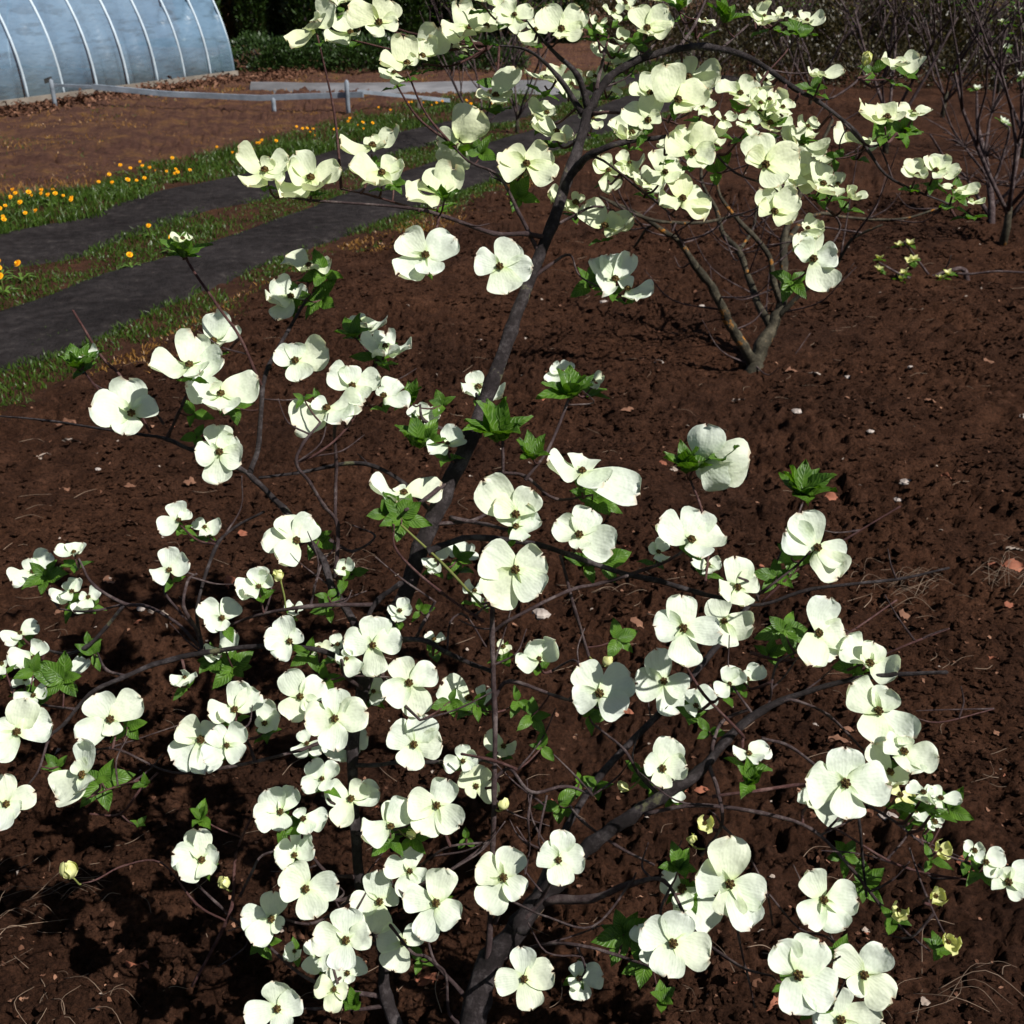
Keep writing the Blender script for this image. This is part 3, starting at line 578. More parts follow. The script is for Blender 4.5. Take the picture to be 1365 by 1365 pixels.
# ------------------------------------------------------------------ the blossoming dogwood in front
def z0(x, y):
    z = 1.80 + 0.11 * (682 - y) / 682 - 0.26 * min(max((x - 650) / 600, 0), 1) * min(max((y - 500) / 600, 0), 1) + 0.10 * min(max((350 - x) / 350, 0), 1)
    return z
BR = [  # (points px py width, extra depth at the end, material)
 ([(612, 1560, 50), (618, 1440, 47), (635, 1330, 42), (655, 1280, 39), (690, 1235, 35)], 0, 'bark', 'trunk'),
 ([(612, 1500, 34), (545, 1400, 26), (514, 1330, 20), (509, 1270, 17), (481, 1180, 17), (473, 1100, 16), (470, 1000, 18), (488, 905, 22), (530, 815, 28), (562, 730, 28), (590, 665, 28), (625, 590, 27), (655, 515, 24), (680, 440, 22), (705, 375, 20), (735, 300, 19), (755, 240, 18), (768, 205, 17), (783, 150, 16)], .03, 'bark', 'trunk'),
 ([(690, 1235, 34), (740, 1175, 29), (790, 1125, 24), (840, 1088, 22), (880, 1062, 20), (932, 1028, 18), (970, 985, 15), (1015, 947, 13), (1079, 921, 9), (1138, 905, 9), (1195, 899, 8), (1262, 896, 6)], -.06, 'bark', 'branch'),
 ([(725, 1200, 18), (788, 1197, 13), (839, 1179, 10), (885, 1174, 7), (915, 1225, 6), (934, 1251, 6), (965, 1274, 6), (995, 1292, 5), (1030, 1301, 3)], -.1, 'twig', 'branch'),
 ([(705, 1215, 13), (752, 1110, 12), (803, 1030, 12), (885, 945, 11), (952, 867, 10), (1000, 805, 8)], .42, 'bark', 'branch'),
 ([(780, 155, 15), (790, 138, 14), (810, 105, 13), (850, 80, 12), (900, 66, 11), (940, 63, 11), (1000, 78, 9), (1060, 118, 8), (1090, 135, 7), (1140, 175, 6), (1160, 205, 5), (1190, 240, 4), (1265, 272, 3)], -.06, 'bark', 'branch'),
 ([(785, 146, 13), (770, 100, 10), (745, 75, 7), (720, 50, 5), (700, 25, 3)], -.05, 'bark', 'branch'),
 ([(777, 152, 11), (744, 103, 8), (706, 68, 5), (655, 60, 3)], .1, 'bark', 'branch'),
 ([(795, 122, 8), (799, 100, 7), (807, 66, 6)], .05, 'twig', 'branch'),
 ([(753, 243, 14), (770, 222, 13), (790, 205, 12), (830, 190, 9), (875, 184, 8), (905, 178, 4)], -.12, 'bark', 'branch'),
 ([(790, 152, 8), (820, 150, 5), (880, 158, 4), (925, 175, 3)], -.15, 'redtwig', 'branch'),
 ([(855, 78, 6), (880, 45, 4), (870, 10, 3)], .05, 'twig', 'branch'), ([(905, 64, 7), (926, 33, 5), (942, -5, 4)], .1, 'twig', 'branch'), ([(960, 66, 5), (990, 40, 4), (1010, 20, 3)], .1, 'twig', 'branch'),
 ([(732, 318, 9), (700, 312, 8), (658, 311, 7), (596, 290, 7), (545, 277, 5), (425, 268, 4), (380, 262, 3)], -.15, 'twig', 'branch'),
 ([(560, 281, 5), (500, 262, 4), (455, 252, 3)], .05, 'redtwig', 'branch'),
 ([(735, 305, 6), (760, 290, 5), (800, 275, 4), (850, 300, 3)], .1, 'twig', 'branch'),
 ([(706, 375, 8), (730, 355, 6), (760, 340, 4), (775, 370, 3), (830, 395, 3)], .08, 'twig', 'branch'),
 ([(750, 250, 6), (765, 230, 5), (795, 210, 4), (850, 250, 4), (900, 290, 3)], .12, 'twig', 'branch'),
 ([(1055, 222, 5), (1080, 260, 4), (1120, 300, 4), (1090, 350, 3)], -.05, 'twig', 'branch'),
 ([(940, 190, 5), (980, 230, 4), (1030, 250, 4), (1055, 280, 3)], -.1, 'twig', 'branch'),
 ([(1085, 133, 5), (1110, 130, 4), (1140, 110, 4), (1142, 103, 3)], .05, 'twig', 'branch'),
 ([(1125, 165, 4), (1160, 195, 4), (1195, 178, 3)], -.05, 'twig', 'branch'),
 ([(720, 340, 8), (690, 280, 6), (665, 235, 5), (625, 215, 4), (600, 190, 3)], .05, 'twig', 'branch'),
 ([(490, 880, 14), (475, 835, 13), (443, 783, 13), (430, 745, 12), (400, 705, 11), (378, 678, 10), (338, 638, 9), (320, 625, 8), (256, 600, 7), (223, 585, 7), (195, 580, 5), (133, 571, 4), (60, 560, 4), (-20, 553, 3)], .12, 'bark', 'branch'),
 ([(223, 583, 6), (247, 530, 5), (252, 500, 4)], -.08, 'twig', 'branch'), ([(218, 565, 5), (205, 550, 4), (180, 550, 3)], -.05, 'twig', 'branch'),
 ([(333, 632, 9), (345, 590, 9), (350, 520, 8), (358, 488, 7), (385, 440, 6), (408, 400, 4)], .12, 'bark', 'branch'),
 ([(350, 515, 6), (343, 503, 6), (320, 450, 5), (292, 410, 5), (254, 355, 5), (247, 338, 4)], -.1, 'redtwig', 'branch'),
 ([(200, 577, 4), (162, 504, 5), (136, 476, 5), (97, 414, 4)], .05, 'redtwig', 'branch'), ([(150, 540, 4), (125, 512, 4), (108, 490, 3)], .05, 'redtwig', 'branch'),
 ([(447, 770, 8), (450, 700, 7), (432, 675, 7), (412, 642, 6), (395, 617, 6), (405, 590, 5), (427, 563, 4)], -.08, 'twig', 'branch'),
 ([(447, 690, 6), (448, 620, 6), (446, 570, 5), (455, 530, 4)], .02, 'twig', 'branch'),
 ([(345, 637, 5), (400, 630, 6), (463, 618, 7), (500, 622, 7), (542, 648, 8), (582, 690, 8)], .0, 'bark', 'branch'),
 ([(440, 720, 6), (470, 735, 5), (500, 715, 4), (470, 700, 3)], .1, 'twig', 'branch'),
 ([(490, 900, 12), (430, 868, 9), (350, 862, 9), (270, 870, 9), (205, 886, 9), (164, 903, 8), (120, 925, 7), (85, 965, 6), (60, 985, 3)], -.1, 'bark', 'branch'),
 ([(270, 868, 8), (262, 840, 7), (245, 808, 6), (250, 775, 5), (262, 765, 4)], -.05, 'twig', 'branch'),
 ([(271, 868, 8), (263, 810, 6), (285, 735, 6), (310, 705, 5), (352, 682, 4)], .08, 'bark', 'branch'),
 ([(265, 862, 6), (235, 830, 5), (195, 808, 6), (167, 805, 6), (125, 780, 5), (105, 745, 3)], .05, 'twig', 'branch'),
 ([(167, 805, 6), (140, 838, 7), (115, 862, 7), (90, 872, 6), (60, 865, 4)], .08, 'bark', 'branch'),
 ([(167, 805, 4), (120, 815, 4), (80, 812, 3)], .1, 'twig', 'branch'), ([(245, 822, 5), (220, 790, 4), (225, 770, 3)], -.03, 'twig', 'branch'),
 ([(164, 900, 5), (142, 893, 5), (130, 870, 3)], .05, 'twig', 'branch'), ([(100, 945, 5), (60, 940, 4), (20, 930, 3)], .05, 'twig', 'branch'),
 ([(85, 965, 5), (65, 985, 5), (50, 1030, 4), (20, 1065, 3)], -.05, 'twig', 'branch'),
 ([(519, 1330, 10), (420, 1310, 6), (345, 1250, 5), (305, 1222, 6)], .0, 'twig', 'branch'),
 ([(256, 1315, 5), (302, 1228, 7), (311, 1195, 6), (315, 1138, 5), (338, 1084, 4)], -.02, 'redtwig', 'branch'),
 ([(302, 1228, 4), (262, 1205, 4), (215, 1150, 3), (165, 1154, 3), (130, 1172, 3), (108, 1178, 2)], -.03, 'redtwig', 'branch'), ([(305, 1220, 5), (290, 1205, 5), (264, 1180, 4), (258, 1165, 3)], -.02, 'twig', 'branch'), ([(320, 1195, 5), (335, 1165, 5), (350, 1140, 4), (390, 1130, 3)], .05, 'twig', 'branch'),
 ([(472, 985, 9), (430, 990, 7), (400, 1000, 6), (350, 1013, 6), (305, 1022, 6), (230, 1030, 4), (160, 1000, 4), (120, 1000, 3)], -.05, 'twig', 'branch'),
 ([(210, 1030, 4), (185, 1055, 5), (160, 1085, 4), (120, 1085, 3)], .0, 'redtwig', 'branch'), ([(185, 1040, 4), (150, 1050, 3), (115, 1065, 3)], -.03, 'redtwig', 'branch'),
 ([(640, 1330, 14), (652, 1250, 10), (657, 1120, 9), (659, 1050, 9), (660, 950, 9), (656, 850, 9), (657, 795, 8)], -.14, 'twig', 'branch'),
 ([(645, 829, 5), (586, 788, 5), (530, 736, 4), (525, 700, 3)], -.02, 'redtwig', 'branch'), ([(650, 815, 5), (640, 806, 5), (596, 757, 5), (535, 700, 4)], -.02, 'stalk', 'branch'),
 ([(570, 735, 13), (585, 729, 11), (617, 718, 10), (658, 718, 10), (721, 727, 9), (762, 741, 9), (834, 765, 9), (880, 775, 9), (931, 790, 8), (975, 800, 7), (1015, 806, 6), (1084, 785, 6), (1195, 772, 5), (1265, 757, 4)], .05, 'bark', 'branch'),
 ([(834, 768, 7), (880, 752, 6), (905, 738, 5), (920, 725, 4)], -.08, 'twig', 'branch'), ([(654, 845, 6), (680, 826, 6), (757, 788, 6), (800, 778, 6), (836, 767, 6)], .0, 'twig', 'branch'),
 ([(747, 740, 5), (767, 815, 6), (785, 875, 5)], .03, 'twig', 'branch'),
 ([(659, 930, 7), (680, 908, 7), (744, 929, 6), (765, 935, 5), (800, 945, 4)], -.05, 'twig', 'branch'), ([(767, 935, 5), (775, 900, 4), (765, 880, 4), (735, 895, 4)], -.02, 'twig', 'branch'),
 ([(880, 1062, 8), (850, 1030, 6), (833, 1000, 5), (795, 968, 4)], -.05, 'twig', 'branch'),
 ([(990, 985, 6), (987, 977, 6), (938, 925, 5), (905, 872, 4)], -.1, 'redtwig', 'branch'),
 ([(948, 1010, 7), (952, 985, 6), (965, 960, 6), (1000, 945, 5)], .03, 'twig', 'branch'),
 ([(945, 1020, 8), (958, 1060, 7), (962, 1100, 6), (935, 1140, 5)], -.06, 'twig', 'branch'),
 ([(860, 1085, 8), (930, 1073, 7), (1015, 1084, 7), (1082, 1105, 7), (1135, 1158, 6), (1174, 1207, 6), (1205, 1240, 5), (1240, 1268, 3)], .02, 'twig', 'branch'),
 ([(1100, 1107, 4), (1118, 1107, 4), (1182, 1146, 4), (1235, 1164, 4), (1300, 1174, 3)], .0, 'redtwig', 'branch'),
 ([(1015, 984, 6), (1053, 995, 6), (1090, 1023, 6), (1140, 1060, 5), (1159, 1074, 5), (1195, 1097, 5), (1238, 1130, 4), (1292, 1151, 4), (1330, 1165, 3)], .0, 'twig', 'branch'),
 ([(1140, 1060, 5), (1146, 1100, 5), (1150, 1150, 5), (1155, 1195, 4)], .03, 'bark', 'branch'),
 ([(1212, 1130, 3), (1235, 1195, 4), (1258, 1243, 4), (1263, 1252, 2)], -.02, 'twig', 'branch'),
 ([(950, 1062, 6), (1015, 1053, 6), (1069, 1046, 6), (1100, 1050, 5)], .0, 'redtwig', 'branch'),
 ([(1040, 935, 6), (1061, 934, 5), (1105, 954, 5), (1156, 1005, 4), (1180, 1020, 3)], .04, 'twig', 'branch'),
 ([(1024, 940, 5), (1028, 926, 4), (1030, 905, 4), (1040, 880, 4), (1075, 865, 3)], -.02, 'twig', 'branch'),
 ([(1000, 870, 6), (1040, 880, 6), (1080, 872, 5), (1130, 845, 4), (1195, 800, 3)], .0, 'redtwig', 'branch'),
 ([(1130, 893, 5), (1174, 875, 4), (1220, 855, 4), (1265, 838, 3)], .05, 'redtwig', 'branch'), ([(1015, 803, 5), (1066, 757, 4), (1115, 726, 4), (1200, 675, 3)], .02, 'redtwig', 'branch'),
 ([(1170, 950, 3), (1210, 954, 3), (1251, 963, 3), (1325, 945, 2)], .05, 'redtwig', 'branch'),
 ([(1010, 800, 5), (1005, 780, 5), (985, 770, 4)], -.05, 'twig', 'branch'), ([(1015, 790, 5), (1060, 755, 4), (1080, 735, 4)], -.05, 'twig', 'branch'),
 ([(940, 780, 5), (945, 720, 4), (932, 670, 4), (920, 640, 4)], .1, 'redtwig', 'branch'), ([(1010, 795, 4), (1050, 720, 4), (1070, 670, 3)], .12, 'twig', 'branch'),
 ([(657, 1040, 7), (680, 1025, 6), (708, 1056, 6), (754, 1048, 6), (790, 1060, 4)], -.02, 'twig', 'branch'), ([(709, 1056, 4), (704, 1092, 4), (706, 1128, 3), (700, 1165, 3)], -.02, 'twig', 'branch'), ([(729, 1060, 4), (718, 1123, 4), (740, 1140, 3)], -.04, 'twig', 'branch'),
 ([(760, 1075, 5), (777, 1095, 5), (823, 1128, 5), (872, 1153, 4)], .0, 'twig', 'branch'),
 ([(670, 1195, 4), (690, 1205, 4), (731, 1223, 4), (790, 1235, 4), (838, 1180, 4), (848, 1164, 3)], -.04, 'twig', 'branch'),
 ([(665, 1280, 9), (724, 1259, 6), (777, 1261, 6), (824, 1274, 6), (870, 1290, 4)], -.08, 'twig', 'branch'),
 ([(995, 1292, 4), (1006, 1343, 3)], -.05, 'twig', 'branch'), ([(976, 1190, 4), (985, 1250, 4), (994, 1292, 4)], .0, 'twig', 'branch'),
 ([(962, 1100, 5), (993, 1133, 4), (1021, 1187, 4), (1030, 1233, 3)], .05, 'twig', 'branch'), ([(1025, 1192, 4), (1066, 1238, 4), (1105, 1251, 4), (1130, 1290, 4), (1110, 1340, 3)], -.02, 'twig', 'branch'), ([(1035, 1285, 4), (1050, 1280, 4), (1090, 1290, 4), (1120, 1275, 3)], -.05, 'twig', 'branch'),
 ([(620, 1370, 10), (599, 1350, 6), (594, 1300, 5), (578, 1279, 5), (568, 1240, 4)], -.08, 'twig', 'branch'),
 ([(658, 1118, 6), (612, 1153, 5), (560, 1180, 5), (540, 1200, 4)], -.06, 'twig', 'branch'), ([(657, 1123, 5), (600, 1128, 4), (565, 1150, 4), (545, 1165, 3)], .02, 'twig', 'branch'),
 ([(520, 1340, 8), (463, 1345, 6), (455, 1323, 6), (443, 1282, 5), (455, 1250, 4)], -.1, 'twig', 'branch'), ([(630, 1340, 9), (575, 1280, 6), (550, 1270, 5), (520, 1233, 5)], -.1, 'twig', 'branch'),
 ([(478, 1170, 8), (440, 1165, 6), (417, 1143, 5), (400, 1130, 4)], -.1, 'twig', 'branch'), ([(480, 1190, 8), (450, 1200, 6), (420, 1185, 4)], -.12, 'twig', 'branch'),
 ([(473, 1090, 8), (450, 1075, 6), (430, 1060, 5)], -.05, 'twig', 'branch'), ([(473, 1110, 6), (500, 1115, 5), (530, 1105, 4)], -.08, 'twig', 'branch'),
 ([(471, 1020, 9), (500, 1020, 7), (532, 1016, 7), (571, 1016, 7), (635, 1013, 6), (655, 1016, 6)], -.1, 'bark', 'branch'), ([(690, 1026, 5), (655, 1013, 6), (615, 1005, 4)], -.1, 'redtwig', 'branch'),
 ([(490, 895, 10), (495, 850, 10), (491, 823, 9), (504, 800, 9), (535, 777, 9)], -.05, 'bark', 'branch'),
 ([(499, 806, 7), (412, 808, 7), (340, 821, 5), (290, 840, 3)], .0, 'twig', 'branch'), ([(414, 808, 5), (420, 780, 5), (428, 754, 4)], .02, 'twig', 'branch'),
 ([(500, 850, 10), (537, 852, 9), (566, 854, 9), (596, 870, 9), (630, 886, 8), (655, 895, 7)], -.03, 'bark', 'branch'), ([(553, 853, 6), (565, 830, 6), (580, 802, 5)], .0, 'twig', 'branch'),
 ([(596, 868, 4), (600, 830, 4), (620, 820, 4), (648, 862, 3)], .03, 'twig', 'branch'),
 ([(500, 870, 9), (510, 900, 7), (530, 930, 6), (560, 960, 4)], -.12, 'twig', 'branch'), ([(485, 920, 9), (460, 900, 7), (455, 880, 5)], -.1, 'twig', 'branch'),
 ([(473, 1000, 9), (445, 990, 7), (420, 960, 6), (405, 950, 4)], -.13, 'twig', 'branch'), ([(340, 1015, 6), (330, 990, 5), (310, 975, 4), (275, 990, 3)], -.1, 'twig', 'branch'),
 ([(640, 580, 10), (600, 575, 7), (565, 560, 6), (560, 540, 4)], .08, 'twig', 'branch'), ([(600, 640, 9), (560, 670, 7), (540, 680, 5)], -.08, 'twig', 'branch'), ([(570, 700, 8), (640, 690, 6), (668, 650, 6), (670, 580, 5)], .03, 'twig', 'branch'),
 ([(700, 640, 6), (730, 600, 5), (755, 540, 5), (762, 515, 4)], .1, 'twig', 'branch'), ([(665, 630, 6), (700, 635, 6), (740, 665, 5), (790, 660, 4)], .04, 'twig', 'branch'), ([(600, 690, 8), (650, 700, 7), (690, 710, 6)], -.1, 'twig', 'branch'),
 ([(655, 520, 8), (640, 530, 6), (635, 525, 4)], .1, 'twig', 'branch'), ([(395, 617, 5), (430, 600, 4), (470, 560, 4), (500, 490, 4), (505, 470, 3)], .12, 'redtwig', 'branch'),
 ([(480, 1190, 6), (420, 1230, 5), (380, 1225, 4), (355, 1215, 3)], -.05, 'twig', 'branch'), ([(470, 1340, 6), (420, 1345, 5), (375, 1340, 4)], -.12, 'twig', 'branch'), ([(509, 1262, 7), (480, 1250, 5), (465, 1245, 4)], -.12, 'twig', 'branch'),
 ([(690, 1235, 10), (720, 1200, 7), (740, 1165, 5), (745, 1150, 4)], -.12, 'twig', 'branch'), ([(660, 1230, 8), (672, 1200, 6), (670, 1175, 4)], -.1, 'twig', 'branch'), ([(660, 1290, 10), (680, 1300, 7), (697, 1310, 5)], -.15, 'twig', 'branch'),
 ([(770, 1262, 5), (780, 1290, 4), (775, 1305, 3)], .0, 'twig', 'branch'), ([(895, 1180, 5), (880, 1220, 5), (895, 1260, 4)], -.06, 'twig', 'branch'),
]
TB = G(640, 1480); TB = P(612, 1500, z0(612, 1500)); TB.z = 0.0; TB.z = float(ground_h(TB.x, TB.y))
tree = empty('dogwood_tree', TB, 'nearest dogwood tree covered in large cream white four-petalled blossoms', 'tree')
NODES = []   # px, py, z
def add_branch(pts, dz, mt, nm):
    cr = catmull(pts, 5); n = len(cr); sm = random.uniform(0, 9); zoff = 0.0
    if NODES and nm != 'trunk':     # start from the depth of what it grows out of
        x0, y0_ = cr[0][0], cr[0][1]; q = min(NODES, key=lambda k: (k[0] - x0) ** 2 + (k[1] - y0_) ** 2)
        zoff = q[2] - z0(q[0], q[1]) if (q[0] - x0) ** 2 + (q[1] - y0_) ** 2 < 900 else 0.0
    path = []; rad = []
    for i, (px, py, wd) in enumerate(cr):
        t = i / (n - 1); wb = 0.0 if nm == 'trunk' else .02 * math.sin(t * 7 + sm) * min(1, t * 4)
        z = z0(px, py) + zoff * (1 - .5 * t) + dz * t + wb
        if nm == 'trunk' and i == 0: z = z0(px, py)
        path.append(tuple(P(px, py, z))); rad.append(max(wd, 2) * .5 * z / F * (.80 if wd > 9 else .76) * (1 + .16 * (i % 5 == 0))); NODES.append((px, py, z, t))
    tv, tf = tube(np.array(path), rad, 10 if max(rad) > .008 else 7, .09 if nm != 'trunk' else .05, .35)
    build(nm, tv, tf, M[mt], tree, path[0], TB)
for pts, dz, mt, nm in BR: add_branch(pts, dz, mt, nm)
# the root end of the trunk: from the lowest drawn point down into the soil
pb = P(610, 1560, z0(610, 1560)); tv, tf = tube(np.array([(pb.x + .01, pb.y + .01, -.12), (pb.x, pb.y, min(pb.z, .05) + .0), tuple(P(613, 1490, z0(613, 1490)))]), [.06, .044, .036], 10, .05); build('root_flare', tv, tf, M['bark'], tree, tuple(pb), TB)
TO = [(0, 0), (340, 0), (680, 0), (1015, 0), (0, 340), (340, 340), (680, 340), (1015, 340), (0, 680), (340, 680), (680, 680), (1015, 680), (0, 1015), (340, 1015), (680, 1015), (1015, 1015)]
